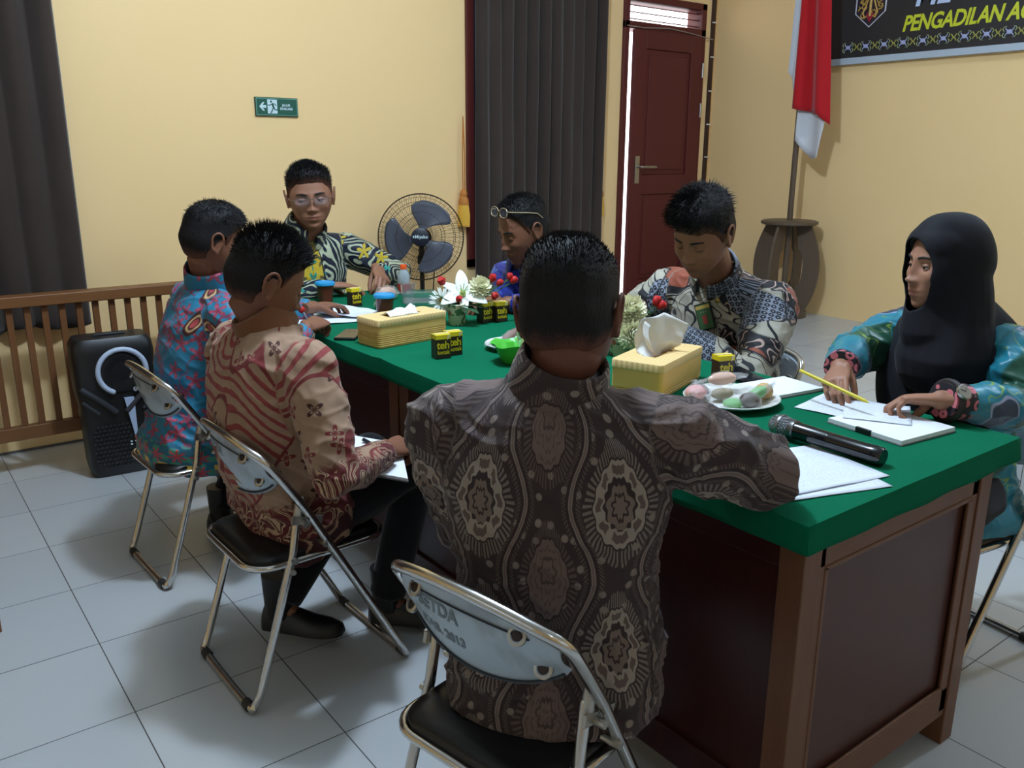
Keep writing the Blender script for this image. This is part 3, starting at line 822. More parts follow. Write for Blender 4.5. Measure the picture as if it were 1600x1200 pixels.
def m_damask():
    M, v, x, y, z = fabric('brown_damask_batik')
    wob = M.noise(v, 30, 2)*.006-.003
    P = .24
    u = (((x+.005+P/2).mod(P))-P/2).abs()+wob*.6
    va = (y+P/2+.015).mod(P)-P/2; vb = (y+.015).mod(P)-P/2
    def leaf(px, py, a, b, teeth, ta):
        k = 1-(py/b*.38).clamp()*1.0-((0-py)/b).clamp()*.0
        X = px/(k*a); Y = py/b
        m = hyp(X, Y); th = X.atan2(Y)
        return m+(th*teeth).sin()*ta, th
    ground = srgb(50, 38, 38); g2 = srgb(62, 49, 47); mid = srgb(112, 94, 88); dull = srgb(100, 84, 79); light = srgb(152, 140, 128); pale = srgb(134, 121, 112)
    col = M.mix(M.noise(v, 12, 3), ground, g2)
    # speckle of tiny buds on the ground
    vo = M.voro(M.comb(x, y), 26, .75, dim='2D'); d = N(vo.outputs['Distance'])
    col = M.mix(d.below(.16, .03), col, pale)
    # fern vines
    uv = .062+(y*(2*PI/P)+.4).cos()*.020
    du = (u-uv); ad = du.abs()
    tick = ((y*1.0+ad*.9)*(2*PI/.0062)).sin().above(.1, .3)
    col = M.mix((ad.below(.0165, .001)*tick)*.8, col, dull)
    col = M.mix((ad-.0065).abs().below(.0028, .0006), col, ground)
    col = M.mix(ad.below(.0036, .0006), col, pale)
    col = M.mix((ad.below(.0018, .0004)), col, mid)
    for (px, py, a, b, bright) in ((u, va, .040, .068, 0), ((P/2-u), vb, .040, .070, 1)):
        m, th = leaf(px, py, a, b, 14.0, .035)
        halo = m.above(1.0, .01)*m.below(1.42, .03)*((th*56).sin().above(.0, .35))
        col = M.mix(halo*.75, col, pale if bright else dull)
        col = M.mix(m.below(1.04, .012), col, ground)
        if bright:
            col = M.mix(m.below(.99, .012), col, light)
            ring = (m-.78).abs().below(.10, .01)*((th*9).sin().above(-.2, .15))
            col = M.mix(ring, col, srgb(96, 80, 74))
            col = M.mix(m.below(.60, .012), col, ground)
            m2, t2 = leaf(px, py+.004, a*.50, b*.5, 8.0, .1)
            col = M.mix(m2.below(1.0, .02), col, srgb(118, 102, 92)); col = M.mix((m2-.55).abs().below(.08, .02), col, ground)
        else:
            col = M.mix(m.below(.98, .012), col, mid)
            fil = ((m*26+(th*6).sin()*2.2).sin()*((px*620).sin()*.3+1)).above(.75, .2)*m.below(.9, .02)
            col = M.mix(fil*.55, col, g2)
            m2, t2 = leaf(px, py-.012, a*.45, b*.4, 7.0, .12); col = M.mix((m2-.85).abs().below(.12, .02)*.7, col, g2)
    col = M.mix(M.noise(v, 500, 1)*.22, col, srgb(70, 58, 55))
    M.set('Base Color', col); weave(M, .2); return M.m

def flowers(M, v2, scale, petals, size, rand=.8, seed=0.0):
    """returns mask, radial distance, per-cell random of a flower scatter"""
    vo = M.voro(v2, scale, rand, dim='2D'); pos = vo.outputs['Position']
    s = M.node('ShaderNodeVectorMath', operation='SCALE'); M.t.links.new(v2, s.inputs[0]); s.inputs['Scale'].default_value = 1
    d = M.node('ShaderNodeVectorMath', operation='SUBTRACT'); M.t.links.new(v2, d.inputs[0]); M.t.links.new(pos, d.inputs[1])
    dx, dy, _ = M.sep(d.outputs[0]); r = hyp(dx, dy); th = dx.atan2(dy)
    r_, g_, b_ = M.sep(vo.outputs['Color'])
    rad = size*(.62+.38*(th*petals+r_*6).sin()); 
    return (r/rad), r, th, r_, g_, dx, dy

def m_turquoise():
    M, v, x, y, z = fabric('turquoise_floral_batik', .55, .4)
    p2 = M.vadd(M.comb(x, y), M.noise(v, 6, 2, out=1), .02)
    base = M.mix(M.noise(v, 7, 3), srgb(26, 104, 134), srgb(36, 124, 154))
    col = base
    vine = (M.noise(p2, 11, 1)*1.0-.5).abs().below(.012, .004); col = M.mix(vine, col, srgb(120, 60, 86))
    m, r, th, a, b, dx, dy = flowers(M, p2, 15, 5, .030)
    col = M.mix(m.below(1, .06), col, srgb(146, 56, 80)); col = M.mix((m-.62).abs().below(.07, .03), col, srgb(178, 84, 104)); col = M.mix(m.below(.28, .05), col, srgb(140, 40, 60))
    m, r, th, a, b, dx, dy = flowers(M, M.map(p2, (1, 1, 1), (.31, .17, 0)), 8.5, 1, .030, 1.0)
    q = hyp(dx*1.0+dy*.35, dy*.45); lf = q/.016*(a*.5+.75)
    sel = b.gt(.45)
    col = M.mix(lf.below(1.25, .03)*sel, col, srgb(70, 30, 32)); col = M.mix((lf-.75).abs().below(.12, .05)*sel, col, srgb(196, 160, 110)); col = M.mix(lf.below(.45, .05)*sel, col, srgb(160, 60, 60))
    # patterned border near the hem
    hem = y.below(-.015, .004)*z.lt(.5)
    hb = M.mix(((x*110).sin()*(y*140).sin()).above(.15, .1), srgb(22, 96, 120), srgb(60, 130, 110))
    m, r, th, a, b, dx, dy = flowers(M, M.comb(x, y), 18, 7, .024, .2)
    hb = M.mix(m.below(1, .05), hb, srgb(170, 58, 66)); hb = M.mix(((y+.085).abs()).below(.008, .002)*(x*90).sin().above(.2, .1), hb, srgb(200, 165, 70))
    col = M.mix(hem, col, hb)
    M.set('Base Color', col); weave(M); return M.m

def m_beige():
    M, v, x, y, z = fabric('beige_red_batik', .8, .2)
    w2 = M.noise(v, 5, 2)
    tan = M.mix(M.noise(v, 60, 4), srgb(140, 112, 90), srgb(162, 132, 108)); red = srgb(112, 44, 42); dk = srgb(70, 40, 34)
    col = tan
    # broad curved bands of stripes
    f = (x*.9+y*1.0+w2*.16)
    st = ((y*1.0+x*-.35+M.noise(v, 3.2, 1)*.34)*(2*PI/.034)).sin().above(.35, .12)
    zone = M.noise(M.comb(x*1.0, y*.8, .7), 5.5, 0).above(.50, .012)
    col = M.mix(st*zone, col, M.mix(w2, srgb(120, 48, 48), srgb(142, 66, 60)))
    edge = (M.noise(M.comb(x*1.0, y*.8, .7), 5.5, 0)-.50).abs().below(.012, .003); col = M.mix(edge, col, red)
    m, r, th, a, b, dx, dy = flowers(M, M.comb(x, y), 14.5, 4, .021, .85)
    nz = 1-zone
    col = M.mix(m.below(1, .08)*nz, col, M.mix(a.gt(.5), red, dk)); col = M.mix((m-.42).abs().below(.10, .04)*nz, col, tan); 
    # darker scroll work at sleeves' ends and at the lower back
    low = (y.below(.09, .02)*z.lt(.5)+y.above(.25, .02)*z.gt(.5)).clamp()
    sc = (((M.noise(v, 16, 1, .8)*1.0)*42).sin())
    lowc = M.mix(sc.above(.25, .2), srgb(92, 36, 36), srgb(176, 146, 118)); lowc = M.mix(sc.above(.9, .05), lowc, dk)
    col = M.mix(low*M.noise(v, 9, 1).above(.36, .02), col, lowc)
    low2 = y.below(.0, .01)*z.lt(.5)
    l2 = M.mix(((M.noise(v, 11, 0)*30).sin()).above(.80, .1), srgb(58, 26, 28), srgb(150, 118, 90)); l2 = M.mix(M.noise(v, 6, 1).above(.56, .03), l2, srgb(128, 40, 46))
    col = M.mix(low2, col, l2)
    M.set('Base Color', col); weave(M, .25); return M.m

def m_navy():
    M, v, x, y, z = fabric('navy_wavy_batik', .6, .3)
    p2 = M.vadd(v, M.noise(v, 9, 2, out=1), .035)
    a, b, c = M.sep(p2)
    line = ((M.noise(M.comb(a, b*.55, c), 13, 0)*1.0)*46+a*130).sin().above(.42, .2)
    col = M.mix(line, srgb(18, 26, 44), srgb(176, 182, 152))
    m, r, th, q, w_, dx, dy = flowers(M, M.comb(x, y), 9, 5, .036, .9)
    col = M.mix(m.below(1.15, .03)*q.gt(.5), col, srgb(20, 26, 40)); col = M.mix(m.below(.95, .05)*q.gt(.5), col, M.mix(w_.gt(.6), srgb(40, 150, 140), srgb(190, 165, 40)))
    mid = x.abs().below(.068, .003)*z.lt(.5)*y.below(.52, .02)
    yel = M.mix(M.noise(v, 14, 2), srgb(184, 156, 34), srgb(204, 178, 52))
    m, r, th, q, w_, dx, dy = flowers(M, M.comb(x.abs()+.011, y), 12.5, 5, .040, .15)
    yel = M.mix(m.below(1, .06), yel, M.mix(w_.gt(.4), srgb(46, 148, 128), srgb(120, 96, 30))); yel = M.mix((m-.6).abs().below(.08, .03), yel, srgb(28, 96, 96))
    yel = M.mix(x.abs().below(.0016, .0006), yel, srgb(110, 90, 20))
    yel = M.mix((x.abs()-.064).abs().below(.004, .001), yel, srgb(24, 30, 40))
    col = M.mix(mid, col, yel)
    M.set('Base Color', col); weave(M); return M.m

def m_royal():
    M, v, x, y, z = fabric('royal_blue_batik', .5, .4)
    col = M.mix(M.noise(v, 8, 3), srgb(16, 34, 120), srgb(24, 48, 150))
    m, r, th, q, w_, dx, dy = flowers(M, M.comb(x, y), 8.5, 6, .034, .8)
    sq = (M.noise(v, 60, 1)*14).sin().above(.0, .2)
    col = M.mix(m.below(1, .05)*sq, col, srgb(88, 140, 200)); M.set('Base Color', col); weave(M); return M.m

def m_cream():
    M, v, x, y, z = fabric('cream_black_batik', .65, .3)
    n = M.noise(v, 8.5, 1, .7); n2 = M.noise(M.vadd(v, M.noise(v, 5, 1, out=1), .1), 5.2, 0, .9)
    cream = M.mix(M.noise(v, 9, 2), srgb(178, 172, 156), srgb(160, 154, 138)); blk = srgb(30, 29, 33)
    band = n2.above(.54, .004)
    col = cream
    lines = ((n*46).sin()).above(.88, .05); col = M.mix(lines, col, blk)
    # black fields with pale wavy lines and rust
    wav = ((M.noise(v, 20, 0, .4)*34).sin()).above(.65, .1)
    fld = M.mix(wav, blk, srgb(178, 150, 136)); rust = M.noise(v, 9, 0).above(.60, .01); fld = M.mix(rust, fld, srgb(140, 72, 52))
    col = M.mix(band, col, fld)
    # grey-blue fields with dark rosettes
    g = M.noise(M.map(v, loc=(3, 1, 0)), 4.6, 0, .6).above(.575, .004)
    vo = M.voro(M.comb(x, y), 62, .15, dim='2D'); d = N(vo.outputs['Distance'])
    gc = M.mix(d.below(.42, .05), srgb(128, 134, 148), srgb(34, 36, 46)); gc = M.mix(d.below(.12, .03), gc, srgb(150, 156, 168))
    col = M.mix(g, col, gc); col = M.mix((n2-.54).abs().below(.014, .002), col, blk); col = M.mix((n2-.515).abs().below(.005, .002), col, blk)
    M.set('Base Color', col); weave(M); return M.m

def m_teal():
    M, v, x, y, z = fabric('teal_satin_batik', .38, .5)
    col = M.mix(M.noise(v, 5, 2), srgb(10, 106, 128), srgb(18, 128, 146))
    w2 = M.noise(M.map(v, loc=(2, 0, 0)), 4, 0).above(.60, .01); col = M.mix(w2, col, srgb(22, 74, 54))
    ln = (M.noise(v, 14, 1, .8)-.5).abs().below(.010, .003)*M.noise(v, 5, 0).above(.5, .02); col = M.mix(ln, col, srgb(120, 150, 60))
    bl = M.noise(M.map(v, loc=(5, 2, 0)), 6, 0, .5); col = M.mix(bl.above(.61, .01)*z.gt(.5), col, srgb(44, 62, 84)); col = M.mix((bl-.61).abs().below(.008, .002)*z.gt(.5), col, srgb(150, 160, 190))
    M.set('Base Color', col); weave(M, .1); return M.m

def m_skin(name, c1, c2):
    M = Mat(name, rough=.5, spec=.35); M.set('Subsurface Weight', .06); M.set('Subsurface Radius', (.012, .005, .003)); M.set('Subsurface Scale', .5)
    n = M.noise(M.coord(), 14, 4); f = M.node('ShaderNodeAttribute'); f.attribute_name = 'lip'
    col = M.mix(n, srgb(*c1), srgb(*c2)); lip = M.mix(.5, srgb(*c1), srgb(112, 48, 46)); col = M.mix(N(f.outputs['Fac']), col, lip)
    M.set('Base Color', col); M.bump(M.noise(M.coord(), 220, 2), .12, .001); return M.m
SK_BROWN = m_skin('brown_skin', (118, 76, 56), (132, 88, 66)); SK_DARK = m_skin('deep_brown_skin', (96, 58, 44), (112, 70, 54)); SK_TAN = m_skin('tan_skin', (138, 94, 72), (154, 108, 84)); SK_LIGHT = m_skin('light_tan_skin', (150, 106, 84), (166, 120, 96))
def m_hair(name, c, skin=(96, 60, 46)):
    """short hair: the scalp shows through where the attribute 'fade' is low"""
    M = Mat(name, rough=.62, spec=.22); n = M.noise(M.map(M.coord(), (1, 1, .35)), 260, 3); f = N(M.attr('fade', 'Fac'))
    hc = M.mix(n, srgb(*[q*.7 for q in c]), srgb(*[q*1.4 for q in c])); g = (f*1.5+n*.9-.75).clamp()
    M.set('Base Color', M.mix(g, srgb(*skin), hc)); M.bump(n, .6, .003); return M.m
HAIR = m_hair('black_hair', (18, 17, 18)); HAIRB = plain('brow_hair', (30, 22, 19), .7); BROWH = plain('black_brow_hair', (20, 17, 17), .7)
TROUS = m_cloth('black_trousers_cloth', (16, 16, 20), (24, 24, 28), 300)
SHOE = plain('black_shoe_leather', (16, 15, 16), .4)

# ================================================================== PEOPLE
def remesh(mb, voxel, smooth=6, factor=.5):
    me = mb.mesh('tmp'); o = bpy.data.objects.new('tmp', me); COL.objects.link(o)
    r = o.modifiers.new('r', 'REMESH'); r.mode = 'VOXEL'; r.voxel_size = voxel; r.adaptivity = 0
    if smooth: s = o.modifiers.new('s', 'SMOOTH'); s.iterations = smooth; s.factor = factor
    dg = bpy.context.evaluated_depsgraph_get(); out = bpy.data.meshes.new_from_object(o.evaluated_get(dg))
    bpy.data.objects.remove(o); bpy.data.meshes.remove(me); return out
def getco(me):
    a = np.empty(len(me.vertices)*3, np.float32); me.vertices.foreach_get('co', a); return a.reshape(-1, 3).astype(float)
def getno(me):
    a = np.empty(len(me.vertices)*3, np.float32); me.vertex_normals.foreach_get('vector', a); return a.reshape(-1, 3).astype(float)
def setco(me, c): me.vertices.foreach_set('co', c.astype(np.float32).ravel()); me.update()

# --- head, local frame: x to the person's right, y forward, z up, origin between the ears
def head_field(d):
    """unit directions (n,3) -> surface points"""
    s = np.sign(d); q = np.abs(d); k = 2.25
    d = d/((q**k).sum(1)**(1/k))[:, None]
    x, y, z = d[:, 0], d[:, 1], d[:, 2]
    X = .0755*x; Y = np.where(y > 0, .094*y, .100*y); Z = np.where(z > 0, .116*z, .118*z)
    t = np.clip(-Z/.118, 0, 1)
    X = X*(1-.30*t**1.6); Y = np.where(Y < 0, Y*(1-.42*t**1.2), Y*(1-.02*t)); Y = Y+.034*t**2
    X = X*(1-.07*np.clip(Y/.09, 0, 1)**2*np.clip(Z/.1+.5, 0, 1))
    Y = np.where(Y > .070, .070+(Y-.070)*.72, Y)
    P = np.stack([X, Y, Z], 1)
    def G(cx, cy, cz, sx, sy, sz, v):
        g = np.exp(-((X-cx)/sx)**2-((Y-cy)/sy)**2-((Z-cz)/sz)**2)
        return g[:, None]*np.array(v)[None]
    D = np.zeros_like(P)
    for sx in (-1, 1):
        D += G(sx*.031, .09, .004, .017, .05, .012, (0, -.0105, 0)); D += G(sx*.030, .09, .027, .022, .05, .008, (0, .0045, 0))
        D += G(sx*.044, .07, -.024, .018, .03, .018, (sx*.003, .0045, 0)); D += G(sx*.0125, .09, -.036, .0075, .04, .008, (sx*.002, .010, 0))
        D += G(sx*.040, .06, -.085, .02, .04, .025, (sx*-.001, 0, 0)); D += G(sx*.055, .05, .055, .02, .03, .03, (sx*-.004, 0, 0))
    D += G(0, .09, .010, .0085, .05, .020, (0, .006, 0)); D += G(0, .09, -.014, .0085, .05, .018, (0, .0125, 0)); D += G(0, .09, -.033, .0105, .05, .0095, (0, .0195, 0))
    D += G(0, .09, -.0605, .021, .05, .0058, (0, .0075, 0)); D += G(0, .09, -.0735, .018, .05, .0062, (0, .0075, 0)); D += G(0, .09, -.067, .024, .05, .0022, (0, -.004, 0))
    D += G(0, .09, -.087, .02, .05, .007, (0, -.004, 0)); D += G(0, .08, -.106, .021, .05, .016, (0, .008, 0)); D += G(0, .09, -.066, .03, .05, .022, (0, .004, 0))
    return P+D
def head_grid(nu=170, nv=150):
    ph = np.linspace(.02, PI-.02, nv); th = np.linspace(0, 2*PI, nu, endpoint=False)
    PH, TH = np.meshgrid(ph, th, indexing='ij')
    d = np.stack([np.sin(PH)*np.cos(TH), np.sin(PH)*np.sin(TH), np.cos(PH)], -1).reshape(-1, 3)
    p = head_field(d); fs = []
    for i in range(nv-1):
        for j in range(nu):
            a = i*nu+j; b = i*nu+(j+1) % nu; fs.append((a, a+nu, b+nu, b))
    fs.append(tuple(range(nu))); fs.append(tuple((nv-1)*nu+j for j in reversed(range(nu))))
    return p, fs
HP, HF = head_grid()
def face_pt(x, z, out=0.0):
    m = HP[:, 1] > 0; q = HP[m]; i = np.argmin((q[:, 0]-x)**2+(q[:, 2]-z)**2); return Vector((x, q[i, 1]+out, z))
def sstep(a, b, x): t = np.clip((x-a)/(b-a), 0, 1); return t*t*(3-2*t)
def hair_line(p, style):
    """>0 inside the hair area (metres above the hair line)"""
    x, y, z = p[:, 0], p[:, 1], p[:, 2]
    ys = [-.10, -.06, -.03, -.008, .010, .022, .040, .060, .085, .11]
    zs = {'short': [-.066, -.068, -.058, -.024, -.005, .000, .040, .060, .066, .070],
          'crop': [-.066, -.068, -.055, -.020, .004, .006, .044, .064, .070, .074],
          'recede': [-.062, -.064, -.055, -.020, -.005, .000, .044, .075, .084, .088],
          'fringe': [-.066, -.068, -.058, -.024, -.012, -.010, .030, .048, .052, .05]}[style]
    return z-np.interp(y, ys, zs)
def head_matrix(c, yaw, pitch, roll, s, fat=1.0):
    f = Vector((math.cos(yaw), math.sin(yaw), 0)); r = Vector((math.sin(yaw), -math.cos(yaw), 0)); u = Vector((0, 0, 1))
    m = Matrix((r, f, u)).transposed().to_4x4()
    m = m @ Matrix.Rotation(-pitch, 4, 'X') @ Matrix.Rotation(roll, 4, 'Y')
    return Matrix.Translation(c) @ m @ Matrix.Diagonal((s*fat, s, s, 1))
def xf(M_, P): P = np.asarray(P, float); A = np.array(M_); return P @ A[:3, :3].T + A[:3, 3]
def add_head(mb, HM, ears=True):
    mb.add(xf(HM, HP), HF)
    R3 = HM.to_3x3(); s = HM.to_scale()[0]; Rn = R3.normalized()
    if ears:
        for sx in (-1, 1):
            e = MB(); pts = []
            for k in range(22):
                a = R(-60+300*k/21); pts.append((sx*(.079+.007*(.5-.5*math.cos(a))*0+.006+.004*math.sin(a)), -.010-.019*math.cos(a)*(.85 if math.sin(a) < 0 else 1), .004+.031*math.sin(a)))
            e.tube(pts, .0045, 8, round_ends=True)
            e.ell((sx*.076, -.008, .000), (.007, .017, .028)); e.ell((sx*.080, -.003, -.027), (.005, .008, .010)); e.ell((sx*.079, .006, -.002), (.005, .005, .008))
            mb.add(xf(HM, e.v), e.f)
def hair_mesh(HM, style, top, side, spikes, seed, spike_len=.02, front=0.0, part=0):
    rnd = np.random.RandomState(seed); h = hair_line(HP, style); x, y, z = HP.T
    n = HP/np.linalg.norm(HP, axis=1)[:, None]
    upper = sstep(.02, .085, z)
    nn = np.array([noise.noise(Vector((float(a)*38, float(b)*38, float(c)*24+seed))) for a, b, c in HP])
    thick = side+(top-side)*upper+front*np.exp(-((y-.06)/.03)**2-((z-.085)/.03)**2)
    h = h+nn*.006; off = -.004+(thick+.004)*sstep(-.008, .022, h)+nn*.0035*sstep(0, .02, h)*(.4+upper)
    ear = (np.abs(x) > .06) & (np.abs(y+.008) < .022) & (z < .030)
    off = np.where(ear & (h < .03), -.004, off)
    P = HP+n*off[:, None]
    mb = MB(); keep = set(np.nonzero(off > -.0038)[0].tolist())
    mb.add(xf(HM, P), [f for f in HF[:-2] if any(i in keep for i in f)] + [HF[-2]])
    # tufts: tapered three-sided strands
    cand = np.nonzero((h > .008) & ~ear)[0]; wgt = (.25+upper[cand]); idx = rnd.choice(cand, spikes, p=wgt/wgt.sum())
    V = []; F = []
    for i in idx:
        b = P[i]-n[i]*.003; L = spike_len*(.25+.75*upper[i])*rnd.uniform(.5, 1.1)
        flow = np.array([rnd.normal(0, .28), (.5 if part == 0 else .25)*n[i][1]+rnd.normal(0, .28), -.35*(1-upper[i])])
        if part: flow += np.array([.5*part, .35, -.2])*upper[i]
        d = n[i]*(1.0 if part == 0 else .35)+flow; d[2] += .25*upper[i] if part == 0 else 0
        if upper[i] < .2: d = n[i]*.25+np.array([0, -.15, -1])
        d /= np.linalg.norm(d); a = np.cross(d, [0.3, .1, .9]); a /= np.linalg.norm(a); c = np.cross(d, a); w_ = .0011+.0006*rnd.rand()
        k = len(V); V += [b+a*w_, b-a*w_*.5+c*w_*.8, b-a*w_*.5-c*w_*.8, b+d*L+n[i]*(-.002)]; F += [(k, k+1, k+3), (k+1, k+2, k+3), (k+2, k, k+3)]
    mb.add(xf(HM, np.array(V)), F)
    me = mb.mesh('hair'); at = me.attributes.new('fade', 'FLOAT', 'POINT'); fd = sstep(.0, .048, h)*.95+upper*.6; fd = np.concatenate([fd, np.repeat(np.clip(fd[idx]+.25, 0, 1), 4)]); at.data.foreach_set('value', np.clip(fd, 0, 1).astype(np.float32)); return me

def hand(mb, W, d, n, right, curl=(.35, .45, .35), spread=.06, thumb=.35, s=1.0, index=None):
    W, d, n = Vector(W), Vector(d).normalized(), Vector(n).normalized(); n = (n-d*n.dot(d)).normalized()
    t = d.cross(n) if right else n.cross(d)
    def ring(c, a, b, m=16): return [c+t*(a*math.cos(q))+n*(b*math.sin(q)) for q in [2*PI*k/m for k in range(m)]]
    mb.loft([ring(W-d*.045*s, .026*s, .021*s), ring(W, .027*s, .019*s), ring(W+d*.03*s, .034*s, .0165*s), ring(W+d*.06*s, .040*s, .015*s), ring(W+d*.083*s, .041*s, .012*s), ring(W+d*.092*s, .036*s, .008*s)])
    tips = []
    for k, (off, base, seg, r) in enumerate(((.029, .083, (.042, .025, .020), .0088), (.0098, .088, (.046, .029, .021), .0088), (-.0098, .085, (.042, .027, .020), .0083), (-.028, .076, (.034, .020, .018), .0074))):
        p = W+(d*base+t*off-n*.001)*s; a = 0; pts = [p-d*.025*s, p]; cu = curl if not (index and k == 0) else index
        dd = (d+t*(off*spread/.03)).normalized()
        for j, L in enumerate(seg):
            a += cu[j]*(1+.12*k); p = p+(dd*math.cos(a)+n*math.sin(a))*L*s; pts.append(p)
        mb.tube(pts, [r*s*q for q in (1.05, 1.05, .98, .92, .80)], 10, round_ends=True); tips.append(p)
    p = W+(d*.022+t*.024+n*.004)*s; td = (d*.62+t*(.72-thumb*.6)+n*(.15+thumb*.8)).normalized(); pts = [p-td*.012*s, p+td*.030*s]
    td2 = (td+d*.25-t*.2*thumb+n*.1).normalized(); pts.append(pts[-1]+td2*.032*s); td3 = (td2-t*.25*thumb+n*.05+d*.15).normalized(); pts.append(pts[-1]+td3*.024*s)
    mb.tube(pts, [.014*s, .0115*s, .0102*s, .0085*s], 10, round_ends=True); tips.append(pts[-1]); return tips

def ik(S, Wt, hint, L1, L2):
    S, Wt, hint = Vector(S), Vector(Wt), Vector(hint); D = Wt-S; d = D.length
    if d > (L1+L2)*.995: k = d/((L1+L2)*.995); L1 *= k; L2 *= k
    a = (L1*L1-L2*L2+d*d)/(2*d); h = math.sqrt(max(0, L1*L1-a*a)); c = S+D.normalized()*a
    v = hint-c; v -= D.normalized()*v.dot(D.normalized()); return c+v.normalized()*h

class Fig: pass
def figure(label, cfg):
    """seated person built from one skeleton: returns Fig with root and frames"""
    g = Fig(); c = cfg; hip = Vector(c['hip']); yaw = R(c['yaw']); f = Vector((math.cos(yaw), math.sin(yaw), 0)); l = Vector((-math.sin(yaw), math.cos(yaw), 0)); up = Vector((0, 0, 1))
    lo, hi = c.get('lean', (5, 15)); side = R(c.get('side', 0)); tw = R(c.get('twist', 0)); sc = c.get('scale', 1.0)
    root = thing('person', label, 'person', (hip.x, hip.y, 0)); g.root = root; g.cfg = c
    # spine
    def spine(s):
        n = 24; p = hip.copy(); step = s/n
        for i in range(n):
            q = (i+.5)*step/.5; a = R(lo+(hi-lo)*q); p = p+(up*math.cos(a)*math.cos(side*q)+f*math.sin(a)-l*math.sin(side*q)*-1*-1)*step
        return p
    def frame(s):
        q = max(0, s)/.5; a = R(lo+(hi-lo)*q); u = (up*math.cos(a)+f*math.sin(a)-l*math.sin(side*q)).normalized()
        tt = tw*min(1, q); ff = f*math.cos(tt)+l*math.sin(tt); ff = (ff-u*ff.dot(u)).normalized(); return u, ff, u.cross(ff)
    g.spine, g.frame = spine, frame
    belly = c.get('belly', 1.0); wid = c.get('wid', 1.0)
    ST = [(-c.get('hemlen', .08), .178, .148, 0), (-.04, .178, .146, 0), (0, .172, .140, .0), (.09, .158, .128*belly, .008), (.18, .156, .126*belly, .008), (.27, .165, .122, .0), (.35, .176, .114, -.004), (.42, .172, .100, -.008), (.465, .140, .080, -.008), (.50, .085, .062, -.004), (.535, .055, .055, .004)]
    def torso(mb, k, extra=0.0, hem=None, s0=None):
        rings = []
        for s, w_, d_, fo in ST:
            if s0 is not None and s < s0: continue
            u, ff, ll = frame(s); p = spine(s*sc) if s > 0 else hip+up*s*sc
            p = p+ff*fo; w_ = w_*wid*k*sc+extra; d_ = d_*k*sc+extra
            if hem and s <= -.03: w_ *= hem; d_ *= hem
            rings.append([p+ll*(w_*math.copysign(abs(math.cos(a))**.82, math.cos(a)))+ff*(d_*math.copysign(abs(math.sin(a))**.82, math.sin(a))) for a in [2*PI*q/36 for q in range(36)]])
        mb.loft(rings)
    u, ff, ll = frame(.44); shp = spine(.435*sc); half = c.get('sh', .185)*sc
    drop = c.get('shdrop', (0, 0))
    SL = shp+ll*half-u*(.005+drop[0])+ff*c.get('shfwd', (0, 0))[0]; SRt = shp-ll*half-u*(.005+drop[1])+ff*c.get('shfwd', (0, 0))[1]
    g.SL, g.SR = SL, SRt
    HM = head_matrix(Vector(c['head']), R(c['hyaw']), R(c.get('hpitch', 0)), R(c.get('hroll', 0)), c.get('hs', 1.0)*sc, c.get('fat', 1.0)); g.HM = HM
    arms = {}
    for key, S in (('L', SL), ('R', SRt)):
        a = c['arm'+key]; W = Vector(a['w']); E = Vector(a['E']) if 'E' in a else ik(S, W, a['e'], .285*sc, .255*sc); arms[key] = (S, E, W)
    g.arms = arms
    vox = c.get('vox', .0035)
    # ---- body (one continuous skin surface)
    b = MB(); torso(b, .86, s0=-.05)
    nb = spine(.49*sc); nk = Vector(xf(HM, [[0, -.018, -.060]])[0]); nk2 = Vector(xf(HM, [[0, -.012, -.01]])[0])
    nr = c.get('neck', .056)*sc; b.tube([spine(.42*sc), nb, nb.lerp(nk, .5), nk, nk2], [nr*1.35, nr*1.15, nr, nr*.98, nr*.85], 20, round_ends=True)
    for S in (SL, SRt): b.tube([nb-u*.01, nb.lerp(S, .5)-u*.012, S], [.045, .042, .045], 12, round_ends=True)
    add_head(b, HM, c.get('ears', True))
    g.tips = {}
    for key, (S, E, W) in arms.items():
        a = c['arm'+key]; b.tube([S, S.lerp(E, .5), E, E.lerp(W, .35), W], [.046*sc, .042*sc, .036*sc, .037*sc, .025*sc], 14, round_ends=True)
        g.tips[key] = hand(b, W, a.get('d', W-E), a.get('n', (0, 0, -1)), key == 'R', a.get('curl', (.35, .45, .35)), a.get('spread', .06), a.get('thumb', .35), a.get('hs', 1.0)*sc, a.get('index'))
    legs = c['legs']
    for (K, A, toe), sg in zip(legs, (1, -1)):
        h = hip+l*sg*.095; b.tube([h, K, Vector(K).lerp(Vector(A), .35), A], [.07, .052, .05, .034], 12, round_ends=True)
        b.tube([A, Vector(A)+Vector(toe).normalized()*.05-up*.035], [.032, .024], 10, round_ends=True)
    me = remesh(b, vox, c.get('bsm', 3), .4)
    co = getco(me); loc = xf(HM.inverted(), co)
    lip = np.exp(-((loc[:, 0])/.0215)**4-((loc[:, 2]+.067)/.0105)**4)*(loc[:, 1] > .06)
    at = me.attributes.new('lip', 'FLOAT', 'POINT'); at.data.foreach_set('value', lip.astype(np.float32)*c.get('lip', .8))
    obj('body', me, c['skin'], root, world=True, recalc=False, angle=180)
    g.body = bpy.data.objects[-1] if False else None
    # ---- hair and face details
    if c.get('hair'):
        H_ = dict(c['hair']); hmat = H_.pop('mat', HAIR); obj('hair', hair_mesh(HM, **H_), hmat, root, world=True, recalc=False, angle=30)
